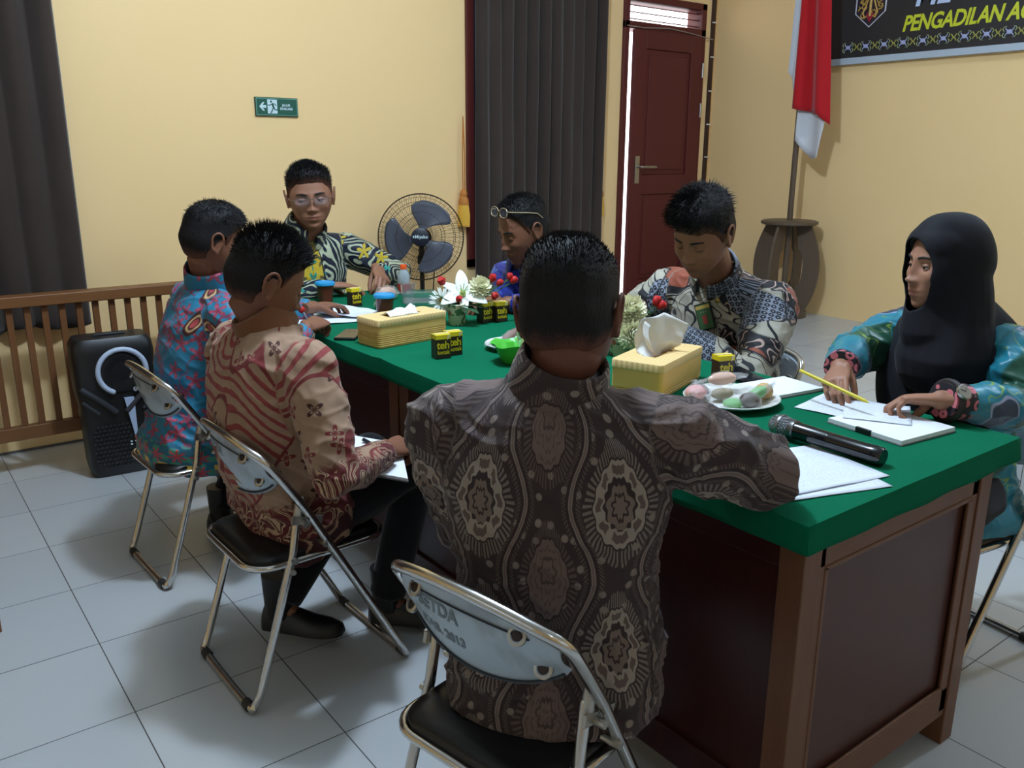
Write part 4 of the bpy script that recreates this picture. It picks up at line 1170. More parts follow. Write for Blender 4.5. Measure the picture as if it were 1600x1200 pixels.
    if c.get('face', True):
        look = c.get('look', (0, -.2)); lid = c.get('lid', .5)
        for sx in (-1, 1):
            ce = Vector((sx*.0305, .0695, .003)); mb = MB(); mb.ell(ce, (.0122, .0122, .0122)); e = MB(); e.add(xf(HM, mb.v), mb.f)
            ey = obj('eye', e, plain('eye_white', (196, 186, 178), .25), root, world=True)
            gd = Vector((look[0], 1, look[1])).normalized(); q = gd.to_track_quat('Z', 'Y').to_matrix(); mb = MB().lathe([(.0, .0010), (.0035, .0008), (.0060, .0)], ce+gd*.0112, 16, q); e = MB(); e.add(xf(HM, mb.v), mb.f)
            obj('iris', e, plain('dark_iris', (26, 16, 12), .15), ey, world=True)
            # upper and lower lid: parts of a slightly larger sphere
            mb = MB(); vs = []; na, nb_ = 20, 8
            for top in (1, 0):
                rows = []
                for j in range(nb_+1):
                    hi_, lo_ = (R(95), R(38-62*lid)) if top else (R(-80), R(-30+6*lid))
                    el = hi_+(lo_-hi_)*j/nb_; row = []
                    for i in range(na+1):
                        az = R(-88+176*i/na); ee = el*(.35+.65*math.cos(az)) if j == nb_ else el
                        r_ = .0137; row.append(ce+Vector((r_*math.cos(ee)*math.sin(az), r_*math.cos(ee)*math.cos(az), r_*math.sin(ee))))
                    rows.append(row)
                vs = [p for r_ in rows for p in r_]; mb.add(vs, [(j*(na+1)+i, j*(na+1)+i+1, (j+1)*(na+1)+i+1, (j+1)*(na+1)+i) for j in range(nb_) for i in range(na)])
            e = MB(); e.add(xf(HM, mb.v), mb.f); o = obj('eyelid', e, c['skin'], root, world=True); s_ = o.modifiers.new('t', 'SOLIDIFY'); s_.thickness = .0012; s_.offset = 0
            # lash line and brow
            pts = []
            for i in range(12):
                az = R(-62+124*i/11); el = R(38-62*lid)*(.35+.65*math.cos(az)); pts.append(ce+Vector((.0143*math.cos(el)*math.sin(az), .0143*math.cos(el)*math.cos(az), .0143*math.sin(el))))
            mb = MB().tube(pts, .0009, 5); e = MB(); e.add(xf(HM, mb.v), mb.f); obj('lash_line', e, BROWH, root, world=True)
            pts = [face_pt(sx*(.014+.036*i/9), .0235+.006*math.sin(PI*(i/9)*.75)-.002*(i/9), .0012) for i in range(10)]
            mb = MB().tube(pts, [.0022+.0014*math.sin(PI*min(1, (i+1)/8)) for i in range(9)]+[.001], 8, flat=((0, 1, 0), .45)); e = MB(); e.add(xf(HM, mb.v), mb.f)
            obj('eyebrow', e, c.get('brow', BROWH), root, world=True)
        mb = MB().tube([face_pt(x_, -.067, .0002) for x_ in (-.022, -.012, 0, .012, .022)], .0010, 5); e = MB(); e.add(xf(HM, mb.v), mb.f); obj('mouth_line', e, plain('mouth_line', (58, 26, 24), .6), root, world=True)
    # ---- shirt
    sm = MB(); torso(sm, 1.03, .006, c.get('hem', 1.08))
    for S in (SL, SRt): sm.tube([nb-u*.025, nb.lerp(S, .5)-u*.012, S], [.058, .062, .066*c.get('slv', 1)], 14, round_ends=True)
    for key, (S, E, W) in arms.items():
        slv = c.get('slv', 1.0); WC = W-(W-E).normalized()*c.get('cuff', .012)
        sm.tube([S, S.lerp(E, .5), E, E.lerp(WC, .5), WC], [.068*slv*sc, .064*slv*sc, .058*slv*sc, .050*slv*sc, .037*sc], 16)
    if c.get('lap'):
        for (K, A, toe), sg in zip(legs, (1, -1)):
            h = hip+l*sg*.09; sm.tube([h, h.lerp(Vector(K), c['lap'])], [.115, .098], 16, round_ends=True)
    me = remesh(sm, c.get('svox', .0055), 8, .5)
    co = getco(me); no = getno(me)
    # nearest region: sleeves or torso
    def seg(Pa, Pb, X):
        Pa, Pb = np.array(Pa), np.array(Pb); ab = Pb-Pa; t = np.clip(((X-Pa) @ ab)/(ab @ ab), 0, 1); return np.linalg.norm(X-(Pa+t[:, None]*ab), axis=1), t
    u0 = np.zeros(len(co)); v0 = np.zeros(len(co)); reg = np.zeros(len(co)); best = np.full(len(co), 1e9)
    # torso coordinates
    ss = np.linspace(-.15, .56, 60); sp = np.array([list(spine(s*sc)) if s > 0 else list(hip+up*s*sc) for s in ss])
    dd = np.linalg.norm(co[:, None, :]-sp[None], axis=2); k = dd.argmin(1); dT = dd.min(1)
    F_ = np.array([[list(x) for x in frame(s)] for s in ss]); rel = co-sp[k]; lat = np.einsum('ij,ij->i', rel, F_[k, 2]); fo = np.einsum('ij,ij->i', rel, F_[k, 1])
    back = c.get('uvback', True)
    ang = np.arctan2(lat, -fo) if back else np.arctan2(-lat, fo); u0 = ang*.155; v0 = ss[k]+np.einsum('ij,ij->i', rel, F_[k, 0])/sc
    for key, (S, E, W) in arms.items():
        for (Pa, Pb, L0, r_) in ((S, E, 0, .067), (E, W, (E-S).length, .055)):
            dA, t = seg(Pa, Pb, co); axis = (Pb-Pa).normalized(); ref = (Vector((0, 0, 1))-axis*axis.z).normalized() if abs(axis.z) < .95 else f; bi = axis.cross(ref)
            pr = co-np.array(Pa); an = np.arctan2(pr @ np.array(bi), pr @ np.array(ref))
            better = (dA-r_ < best) & (dA < r_*1.35) & ((dA/r_ < dT/.15) | (dT > .19)); 
            u0 = np.where(better, an*.058+(.9 if key == 'R' else 1.7), u0); tu = (co-np.array(Pa)) @ np.array(axis); v0 = np.where(better, L0+np.minimum(tu, (Pb-Pa).length) if L0 == 0 else L0+np.maximum(tu, 0), v0); reg = np.where(better, 1, reg); best = np.where(better, dA-r_, best)
    # folds: compression wrinkles at elbows and waist plus long soft drape
    sd = c.get('seed', 1); amp = c.get('fold', .0055); q = np.empty(len(co))
    Es = [np.array(arms[k_][1]) for k_ in 'LR']
    near = sum(np.exp(-(np.linalg.norm(co-e_, axis=1)/.085)**2) for e_ in Es); waist = np.exp(-((v0-.06)/.09)**2)*(reg == 0); pit = sum(np.exp(-(np.linalg.norm(co-np.array(s_), axis=1)/.12)**2) for s_ in (SL, SRt))
    W8 = .58+.9*near+.9*waist+.5*pit
    for i in range(len(co)):
        p = co[i]; r1 = max(0, 1-3.2*abs(noise.noise(Vector((p[0]*8+sd, p[1]*8, p[2]*15+p[0]*6))))); r2 = max(0, 1-3.0*abs(noise.noise(Vector((p[0]*15, p[1]*15+sd, p[2]*26-p[1]*9))))); q[i] = noise.noise(Vector((p[0]*9+sd, p[1]*9, p[2]*18)))*1.0+1.15*r1**1.5+.6*r2**1.5-.6
    co = co+no*(q*amp*W8)[:, None]; setco(me, co)
    at = me.attributes.new('puv', 'FLOAT_VECTOR', 'POINT'); at.data.foreach_set('vector', np.stack([u0, v0, reg], 1).astype(np.float32).ravel())
    g.shirt = obj('shirt', me, c['shirt'], root, world=True, recalc=False, angle=180)
    # ---- collar
    if c.get('collar', True):
        cm = MB(); rings = []; cr = nr*1.14
        n0, n1 = spine(.492*sc), nb.lerp(nk, c.get('colh', .62)); ax = (n1-n0).normalized(); cf = (ff-ax*ff.dot(ax)).normalized(); cl = ax.cross(cf)
        N_ = 40
        for lv, (hh, rr_) in enumerate(((0, 1.25), (.5, 1.12), (1, 1.04), (1.0, 1.13), (.5, 1.24), (.05, 1.34))):
            ring = []
            for k_ in range(N_):
                a = R(14)+ (2*PI-R(28))*k_/(N_-1); drop_ = .022*math.exp(-((min(a, 2*PI-a))/.75)**2)
                r_ = cr*rr_; p = n0+ax*((n1-n0).length*hh*(1.0)+.0)+cf*(r_*math.cos(a))+cl*(r_*math.sin(a)); p = p-ax*drop_*hh-u*.012*(lv == 5); ring.append(p)
            rings.append(ring)
        vs = [p for r_ in rings for p in r_]; cm.add(vs, [(i*N_+j, i*N_+j+1, (i+1)*N_+j+1, (i+1)*N_+j) for i in range(5) for j in range(N_-1)])
        me = cm.mesh('collar'); cc = getco(me); rel = cc-np.array(n0); A_ = np.arctan2(rel @ np.array(cl), -(rel @ np.array(cf)))
        at = me.attributes.new('puv', 'FLOAT_VECTOR', 'POINT'); at.data.foreach_set('vector', np.stack([A_*.062, .50+rel @ np.array(ax), A_*0], 1).astype(np.float32).ravel())
        o = obj('collar', me, c.get('collarmat', c['shirt']), root, world=True, recalc=False, angle=80); s_ = o.modifiers.new('t', 'SOLIDIFY'); s_.thickness = .003; sb = o.modifiers.new('s', 'SUBSURF'); sb.levels = 1; sb.render_levels = 1
    # ---- trousers and shoes
    tm = MB(); tm.ell(hip+f*.02, (.125, .125, .085))
    for (K, A, toe), sg in zip(legs, (1, -1)):
        h = hip+l*sg*.09; K, A = Vector(K), Vector(A); tm.tube([h+f*.03, h.lerp(K, .5), K, K.lerp(A, .5), A+(K-A).normalized()*.015], [.096, .086, .070, .060, .056], 16, round_ends=False); tm.ell(K, (.07, .07, .07))
    obj('trousers', remesh(tm, .008, 8), c.get('trousers', TROUS), root, world=True, recalc=False, angle=180)
    for (K, A, toe), sg in zip(legs, (1, -1)):
        A = Vector(A); toe = Vector(toe).normalized(); sd_ = toe.cross(up).normalized(); z0 = A.z-.075
        rings = []
        for q_, w_, h_ in ((-.055, .020, .05), (-.045, .032, .075), (-.01, .036, .085), (.05, .040, .068), (.10, .046, .050), (.15, .044, .042), (.185, .030, .032), (.195, .014, .022)):
            cpt = Vector((A.x, A.y, z0))+toe*q_; rings.append([cpt+sd_*(w_*math.cos(a_))+up*(max(0, math.sin(a_))*h_) for a_ in [2*PI*k_/18 for k_ in range(18)]])
        sh = MB().loft(rings); 
        if c.get('boot', True): sh.tube([Vector((A.x, A.y, z0+.04)), A+up*.05, A+up*.10], [.042, .046, .048], 16)
        obj('shoe', sh, SHOE, root, world=True)
    return g

def sweep_rect_loop(cx, cz, w_, h_, out, n=26, p=2.6):
    pts = []
    for k in range(n):
        a = 2*PI*k/n; x_ = cx+w_*math.copysign(abs(math.cos(a))**(2/p), math.cos(a)); z_ = cz+h_*math.copysign(abs(math.sin(a))**(2/p), math.sin(a)); pts.append(Vector((x_, out-.10*(x_*x_), z_)))
    return pts
def glasses(HM, label, dz=0.0, dy=0.0, pitch=0.0, mat=None, lensmat=None, parent_to=None):
    """worn glasses stay a thing of their own"""
    G = HM @ Matrix.Translation((0, dy, dz)) @ Matrix.Rotation(pitch, 4, 'X')
    t = thing('glasses', label, 'glasses', tuple(G @ Vector((0, .09, 0))))
    w = lambda mb: (lambda e: (e.add(xf(G, mb.v), mb.f), e)[1])(MB())
    fr = MB()
    for sx in (-1, 1): fr.tube(sweep_rect_loop(sx*.033, 0, .026, .017, .104), .0012, 6, closed=True)
    fr.tube([(-.008, .104, .004), (0, .107, .007), (.008, .104, .004)], .0012, 6); obj('frame', w(fr), mat, t, world=True)
    for sx in (-1, 1):
        tp = MB().tube([(sx*.059, .100, .006), (sx*.072, .092, .006), (sx*.079, .03, .006), (sx*.080, -.010, .004), (sx*.079, -.035, -.012)], .0015, 6); obj('temple', w(tp), mat, t, world=True)
        ln = MB(); L_ = sweep_rect_loop(sx*.033, 0, .0255, .0165, .104); ln.prism([(q.x, q.z) for q in L_], .0006, (0, .1025, 0), (1, 0, 0), (0, 0, 1), (0, 1, 0)); obj('lens', w(ln), lensmat, t, world=True)
    return t
# ------------------------------------------------------------------ the seven people
DAM = m_damask(); TUR = m_turquoise(); BEI = m_beige(); NAV = m_navy(); ROY = m_royal(); CRE = m_cream(); TEA = m_teal()
LENS = Mat('spectacle_lens', srgb(225, 225, 235), .05, spec=.6, Transmission_Weight=.95, IOR=1.1).m
SILVERF = plain('thin_metal_frame', (150, 140, 130), .3, .9)

P5 = figure('man seen from behind in a dark brown batik shirt, elbow on the desk', dict(
    hip=(.94, 1.095, .485), yaw=42, lean=(-4, 4), side=-2, scale=1.06, sh=.190, wid=1.05, slv=1.14, vox=.0038, svox=.005, hem=1.0, hemlen=.055,
    head=(.955, 1.095, 1.138), hyaw=36, hpitch=14, hroll=-4, hs=.98, skin=SK_DARK, shirt=DAM, face=True, look=(0, -.4), lid=.8, colh=.95,
    hair=dict(style='crop', top=.020, side=.0045, spikes=5200, seed=5, spike_len=.013),
    armR=dict(w=(1.36, 1.08, .838), E=(1.225, .872, .862), d=(.3, 1, 0), n=(0, 0, -1)), armL=dict(w=(1.05, 1.43, .80), E=(.845, 1.25, .745), d=(1, .05, .05), n=(0, 0, -1), curl=(.2, .3, .3)),
    legs=[((1.08, 1.42, .50), (.98, 1.38, .085), (1, .5, 0)), ((1.17, 1.21, .50), (1.0, 1.18, .085), (1, .4, 0))], seed=11, fold=.007, shdrop=(0, .01)))
P2 = figure('man in a beige and dark red batik shirt writing in a notebook on his lap', dict(
    hip=(.865, 2.13, .475), yaw=8, lean=(-26, 18), scale=.99, sh=.195, wid=1.12, belly=1.08, slv=1.1, svox=.0052, hem=.96, collarmat=m_cloth('brown_collar_lining', (104, 66, 42), (124, 82, 54), 200),
    head=(.82, 2.13, 1.085), hyaw=-6, hpitch=24, hroll=3, hs=1.03, skin=SK_BROWN, shirt=BEI, face=True, look=(0, -.5), lid=.85, colh=.80,
    hair=dict(style='short', top=.016, side=.006, spikes=4200, seed=9, spike_len=.034),
    armR=dict(w=(1.045, 1.93, .635), e=(.82, 1.70, .50), d=(.9, .35, -.05), n=(-.2, .35, -.9), curl=(.55, .8, .6), thumb=.9),
    armL=dict(w=(.97, 2.24, .625), e=(.80, 2.6, .45), d=(.45, -.9, .05), n=(0, 0, -1), curl=(.1, .2, .2), thumb=.1, spread=.12),
    legs=[((1.17, 2.27, .50), (.83, 2.22, .12), (.55, -.6, 0)), ((1.19, 2.02, .53), (1.12, 2.10, .10), (.75, -.65, 0))], seed=3, fold=.006))
P1 = figure('man in a turquoise and pink floral batik shirt writing on white paper', dict(
    hip=(.83, 2.95, .475), yaw=0, lean=(8, 20), scale=.99, sh=.188, wid=1.02, slv=1.1, hem=1.12,
    head=(.945, 2.895, 1.115), hyaw=-4, hpitch=16, hroll=0, hs=1.02, skin=SK_BROWN, shirt=TUR, face=True, look=(0, -.4), lid=.8, colh=.85, hemlen=.12,
    hair=dict(style='short', top=.022, side=.009, spikes=3800, seed=21, spike_len=.02, part=.4),
    armR=dict(w=(1.16, 2.67, .835), e=(.95, 2.45, .60), d=(.85, .5, .15), n=(0, .3, -1), curl=(.6, .8, .5), thumb=.9),
    armL=dict(w=(1.345, 3.02, .838), e=(1.0, 3.4, .70), d=(.9, .25, -.02), n=(0, 0, -1), curl=(.3, .5, .4)),
    legs=[((1.16, 3.08, .50), (.95, 3.08, .085), (1, 0, 0)), ((1.16, 2.82, .50), (.95, 2.82, .085), (1, 0, 0))], seed=33, fold=.006))
P3 = figure('man with glasses in a navy and yellow batik shirt at the far table end', dict(
    hip=(1.665, 3.87, .50), yaw=-92, lean=(2, 10), scale=1.08, sh=.19, wid=1.08, belly=1.15, vox=.004, svox=.006, slv=1.1,
    head=(1.675, 3.73, 1.205), hyaw=-112, hpitch=5, hroll=4, hs=1.05, skin=SK_TAN, shirt=NAV, uvback=False, look=(.5, -.35), lid=.62, neck=.064, colh=.7, fat=1.12,
    hair=dict(style='crop', top=.022, side=.005, spikes=3600, seed=2, spike_len=.022),
    armR=dict(w=(1.60, 3.44, .845), e=(1.35, 3.6, .70), d=(.9, -.12, -.05), n=(0, 0, -1), curl=(.25, .35, .3)),
    armL=dict(w=(1.885, 3.50, .88), e=(2.3, 3.6, .72), d=(-.25, -.85, -.25), n=(-.4, .2, -.9), curl=(.6, .7, .5), thumb=.9),
    legs=[((1.85, 3.72, .50), (1.85, 3.75, .085), (0, -1, 0)), ((1.62, 3.72, .50), (1.62, 3.75, .085), (0, -1, 0))], seed=44))
P4 = figure('man in a royal blue shirt with glasses pushed up on his forehead, looking down', dict(
    hip=(2.44, 2.87, .475), yaw=180, lean=(12, 34), scale=1.02, sh=.185, vox=.004, svox=.006,
    head=(2.165, 2.775, 1.105), hyaw=172, hpitch=20, hroll=-2, hs=1.08, skin=SK_BROWN, shirt=ROY, uvback=False, look=(0, -.6), lid=.95,
    hair=dict(style='recede', top=.016, side=.006, spikes=3600, seed=13, spike_len=.018),
    armR=dict(w=(2.03, 2.80, .838), E=(2.22, 2.93, .82), d=(-.6, -.8, 0), n=(0, 0, -1)), armL=dict(w=(2.01, 2.68, .838), E=(2.2, 2.52, .81), d=(-.9, .4, 0), n=(0, 0, -1)),
    legs=[((2.13, 2.76, .50), (2.25, 2.76, .085), (-1, 0, 0)), ((2.13, 2.98, .50), (2.25, 2.98, .085), (-1, 0, 0))], seed=55))
P6 = figure('man in a cream and black batik shirt with a green name card, looking down', dict(
    hip=(2.47, 1.93, .485), yaw=184, lean=(4, 22), scale=1.06, sh=.198, wid=1.06, slv=1.22, svox=.005, vox=.0035,
    head=(2.15, 1.828, 1.165), hyaw=188, hpitch=30, hroll=-6, hs=1.03, skin=SK_TAN, shirt=CRE, uvback=False, look=(0, -.7), lid=1.0, colh=.5, belly=1.05,
    hair=dict(style='fringe', top=.026, side=.009, spikes=4200, seed=17, spike_len=.032, part=.6, front=.010),
    armR=dict(w=(2.06, 2.13, .835), e=(2.35, 2.4, .72), d=(-.75, -.65, .1), n=(0, -.3, -1), curl=(.4, .5, .4)), armL=dict(w=(2.10, 1.86, .842), e=(2.35, 1.50, .72), d=(-.6, .8, 0), n=(0, 0, -1), curl=(.3, .4, .3)),
    legs=[((2.16, 1.80, .50), (2.30, 1.80, .085), (-1, 0, 0)), ((2.16, 2.05, .50), (2.30, 2.05, .085), (-1, 0, 0))], seed=66, fold=.0065))
P7 = figure('woman in a black headscarf and teal batik blouse holding a yellow pencil', dict(
    hip=(2.40, 1.075, .50), yaw=172, lean=(3, 16), scale=.98, sh=.170, wid=.95, slv=1.12, vox=.0032, svox=.005, collar=False, ears=False,
    head=(2.225, 1.085, 1.135), hyaw=150, hpitch=2, hroll=0, hs=.985, skin=SK_LIGHT, shirt=TEA, uvback=False, look=(.0, -.05), lid=.5, neck=.048, lip=1.0, brow=HAIRB,
    armR=dict(w=(2.02, 1.225, .865), E=(2.20, 1.30, .865), d=(-.75, -.35, -.2), n=(.1, -.35, -.9), curl=(.55, .6, .4), thumb=.8, hs=.95, index=(.35, .3, .2)), armL=dict(w=(1.985, .935, .850), E=(2.215, .86, .81), d=(-.55, .84, -.06), n=(-.25, -.1, -.95), curl=(.55, .75, .5), thumb=.8, hs=.95),
    legs=[((2.13, .98, .50), (2.25, .95, .085), (-1, 0, 0)), ((2.13, 1.18, .50), (2.25, 1.18, .085), (-1, 0, 0))], seed=77, fold=.0055, hem=1.2))

# headscarf of the woman
def headscarf(g):
    HM = g.HM; mb = MB(); P = HP.copy(); nrm = P/np.linalg.norm(P, axis=1)[:, None]
    Q = P+nrm*.016; Q[:, 1] = np.where(P[:, 1] > .03, np.minimum(Q[:, 1], .085), Q[:, 1]); Q[:, 1] -= .012*(P[:, 1] < 0); Q[:, 2] += .008*sstep(.05, .11, P[:, 2])
    mb.add(xf(HM, Q), HF)
    b = MB(); b.tube([(0, -.02, .02), (0, -.030, -.07), (0, -.030, -.15), (0, -.035, -.24)], [.088, .098, .108, .135], 24, round_ends=True); b.tube([(0, .025, -.115), (0, .02, -.17)], [.070, .085], 20, round_ends=True); b.ell((0, .030, .050), (.086, .074, .070)); b.ell((0, -.055, .02), (.07, .065, .085)); b.ell((0, .012, -.085), (.070, .070, .060)); b.ell((0, -.01, -.10), (.078, .075, .07)); mb.add(xf(HM, b.v), b.f)
    sp, fr = g.spine, g.frame; rings = []
    # cape over the shoulders, long in front
    def capring(s, w_, db, dfr, zoff=0, n=44):
        u, ff, ll = fr(s); p = sp(max(s, .01)*.96); out = []
        for q in range(n):
            a = 2*PI*q/n; front = max(0, math.sin(a)); d_ = dfr if math.sin(a) > 0 else db
            out.append(p+ll*(w_*math.cos(a))+ff*(d_*math.sin(a))-u*(zoff*front**2))
        return out
    for s, w_, db, dfr, zo in ((.60, .066, .066, .06, 0), (.545, .100, .098, .090, .0), (.50, .150, .118, .128, .01), (.46, .196, .126, .152, .03), (.42, .212, .128, .164, .07), (.38, .222, .135, .172, .12), (.345, .226, .137, .176, .17), (.335, .215, .125, .166, .18)): rings.append(capring(s, w_, db, dfr, zo))
    mb.loft(rings)
    me = remesh(mb, .005, 8, .5)
    co = getco(me); no = getno(me); q = np.array([.5*noise.noise(Vector((p[0]*7, p[1]*7, p[2]*3+9)))+.5*noise.noise(Vector((p[0]*18, p[1]*18, p[2]*7))) for p in co]); loc = xf(HM.inverted(), co)
    q *= sstep(-.04, -.12, loc[:, 2]); co = co+no*(q*.012)[:, None]; setco(me, co)
    # face opening
    bm = bmesh.new(); bm.from_mesh(me); bm.verts.ensure_lookup_table()
    def inside(p): return p[1] > .0 and (p[0]/.064)**2+((p[2]+.014)/(.090 if p[2] > -.014 else .100))**2 < 1
    dead = [v for v in bm.verts if inside(loc[v.index])]
    bmesh.ops.delete(bm, geom=dead, context='VERTS')
    be = [e for e in bm.edges if e.is_boundary]; vs = {v for e in be for v in e.verts}
    for _ in range(6):
        new = {v: sum(((e.other_vert(v).co) for e in v.link_edges if e.is_boundary), Vector())/max(1, sum(1 for e in v.link_edges if e.is_boundary)) for v in vs}
        for v, c_ in new.items(): v.co = v.co.lerp(c_, .6)
    bm.to_mesh(me); bm.free()
    o = obj('headscarf', me, m_cloth('black_headscarf_cloth', (18, 18, 24), (24, 25, 31), 500, .75, .2, .05), g.root, world=True, recalc=False, angle=180); s_ = o.modifiers.new('t', 'SOLIDIFY'); s_.thickness = .003; s_.offset = -1
    # stiff visor-like brim round the face and under-cap
    m = MB(); rim = []
    for k in range(48):
        a = 2*PI*k/48; x_ = .065*math.cos(a); z_ = -.014+(.092 if math.sin(a) > 0 else .102)*math.sin(a); yb = .040+.050*max(0, math.sin(a))**1.5 - .012*max(0, -math.sin(a)); rim.append((x_, yb, z_))
    m.tube(rim, .0055, 8, closed=True); e = MB(); e.add(xf(HM, m.v), m.f); obj('scarf_edge', e, o.data.materials[0], o, world=True)
headscarf(P7)
def cuff(g, key, r0, r1, L, mat, name='cuff', off=.0):
    S, E, W = g.arms[key]; d = (W-E).normalized(); a = W-d*(L+.004); m = MB()
    me = MB().tube([a-d*.0, a+d*L*.5, a+d*L], [r0, (r0+r1)/2, r1], 28); obj(name, me, mat, g.root, world=True)
def m_pinkcuff():
    M = Mat('pink_black_border_cuff', rough=.6); x, y, z = M.sep(M.coord()); v = M.coord(); vo = M.voro(v, 38, .3); d = N(vo.outputs['Distance'])
    c = M.mix((d-.36).abs().below(.13, .03), srgb(24, 24, 34), srgb(206, 112, 122)); M.set('Base Color', c); return M.m
PC = m_pinkcuff()
for k in 'LR': cuff(P7, k, .0445, .0425, .065, PC)
# wrist watch
def watch():
    S, E, W = P7.arms['L']; d = (W-E).normalized(); n = (Vector((-.55, -.55, .62))); n = (n-d*n.dot(d)).normalized(); b = d.cross(n)
    c = W-d*.018; t = thing('wristwatch', 'wristwatch with pale dial and dark strap on the left wrist of the woman', 'watch', tuple(c))
    r = .045; ring = [c+n*(r*math.cos(a))+b*(r*math.sin(a)) for a in [2*PI*k/36 for k in range(36)]]
    m = MB(); m.tube(ring, .009, 8, closed=True, flat=None); me = m; obj('strap', me, plain('dark_brown_strap', (40, 32, 30), .5), t, world=True)
    q = n.to_track_quat('Z', 'Y').to_matrix(); cc = c+n*(r+.006)
    obj('case', MB().lathe([(.0, -.004), (.0185, -.004), (.0195, 0), (.0185, .004), (.0165, .0045)], cc, 32, q), STEEL, t, world=True)
    dl = obj('dial', MB().lathe([(0, .0046), (.0165, .0046), (.0165, .003), (0, .003)], cc, 32, q), plain('watch_dial', (150, 146, 136), .3), t, world=True)
    m = MB(); q3 = [Vector(q @ Vector(v)) for v in ((1, 0, 0), (0, 1, 0))]
    for a, L_ in ((.8, .010), (2.6, .013)): m.tube([cc+n*.0052, cc+n*.0052+q3[0]*(math.cos(a)*L_)+q3[1]*(math.sin(a)*L_)], .0006, 5)
    obj('hand', m, BLACKP, dl, world=True)
watch()
glasses(P3.HM, 'thin metal glasses worn by the man at the far end of the table', dz=.004, mat=SILVERF, lensmat=LENS)
glasses(P4.HM, 'pale framed glasses pushed up onto the forehead of the man in blue', dz=.062, dy=-.020, pitch=R(22), mat=plain('pale_gold_frame', (196, 178, 140), .35, .3), lensmat=LENS)

# name cards, badges
def name_card(g, s, side, label, face, size=(.058, .085), tilt=.2):
    u, ff, ll = g.frame(s); p = g.spine(s*g.cfg.get('scale', 1)); dn = bpy.context.evaluated_depsgraph_get()
    sh = [o for o in g.root.children_recursive if o.name.startswith('shirt')][0]; inv = world_of(sh).inverted(); hit, loc, nn, _ = sh.ray_cast(inv @ (p+ll*side+ff*.5), (inv.to_3x3() @ (-ff)), depsgraph=dn) if False else (False, None, None, None)
    me = sh.data; wm = world_of(sh); from mathutils.bvhtree import BVHTree
    bv = BVHTree.FromPolygons([wm @ v.co for v in me.vertices], [tuple(q.vertices) for q in me.polygons]); loc, nn, _, _ = bv.ray_cast(p+ll*side+ff*.5, -ff)
    if nn.dot(ff) < 0: nn = -nn
    nn = (nn*.6+ff*.4).normalized(); up_ = (u-nn*u.dot(nn)).normalized(); rt = up_.cross(nn)
    up2 = up_*math.cos(tilt)+rt*math.sin(tilt); rt2 = rt*math.cos(tilt)-up_*math.sin(tilt); c = loc+nn*.012
    t = thing('name_card', label, 'name card', tuple(c)); w_, h_ = size
    def plate(name, x0, x1, y0, y1, z0, z1, mat, par): m = MB(); m.add([c+rt2*x+up2*y+nn*z for z in (z0, z1) for x, y in ((x0, y0), (x1, y0), (x1, y1), (x0, y1))], [(3, 2, 1, 0), (4, 5, 6, 7), (0, 1, 5, 4), (1, 2, 6, 5), (2, 3, 7, 6), (3, 0, 4, 7)]); return obj(name, m, mat, par, world=True, smooth=False)
    plate('holder', -w_/2-.004, w_/2+.004, -h_/2-.004, h_/2+.004, -.003, .002, BLACKP, t); cd = plate('card', -w_/2, w_/2, -h_/2, h_/2, .002, .003, face, t)
    plate('gold_strip', -w_/2, w_/2, h_*.32, h_*.46, .003, .0035, plain('card_gold', (190, 165, 90), .4), cd)
    plate('portrait', -w_*.16, w_*.16, -h_*.30, h_*.05, .003, .0035, plain('card_red_portrait', (160, 70, 60), .6), cd)
    mm = MB(); f_ = lambda x, y, h=0: c+rt2*x+up2*(y+h_*.18)+nn*.0036; put_text(mm, '= = =', .012, f_); obj('lettering', mm, plain('card_pale_print', (180, 190, 160), .5), cd, world=True, smooth=False, recalc=False)
name_card(P6, .41, .02, 'green name card in a black holder clipped to the cream batik shirt', plain('card_green', (62, 98, 62), .45), tilt=-.35)
name_card(P3, .28, .075, 'dark name card clipped to the navy batik shirt', plain('card_dark_grey', (60, 66, 70), .45), (.06, .07), .1)
def pin(g, s, side):
    from mathutils.bvhtree import BVHTree
    sh = [o for o in g.root.children_recursive if o.name.startswith('shirt')][0]; wm = world_of(sh); u, ff, ll = g.frame(s); p = g.spine(s*g.cfg.get('scale', 1))
    bv = BVHTree.FromPolygons([wm @ v.co for v in sh.data.vertices], [tuple(q.vertices) for q in sh.data.polygons]); loc, nn, _, _ = bv.ray_cast(p+ll*side+ff*.5, -ff)
    q = ff.to_track_quat('Z', 'Y').to_matrix(); tag(obj('lapel_pin', MB().lathe([(0, .004), (.006, .003), (.009, 0), (.009, -.003)], loc, 16, q), plain('gold_pin', (200, 170, 90), .3, .8)), 'small round gold pin on the chest of the cream batik shirt', 'pin')
pin(P6, .46, .055)
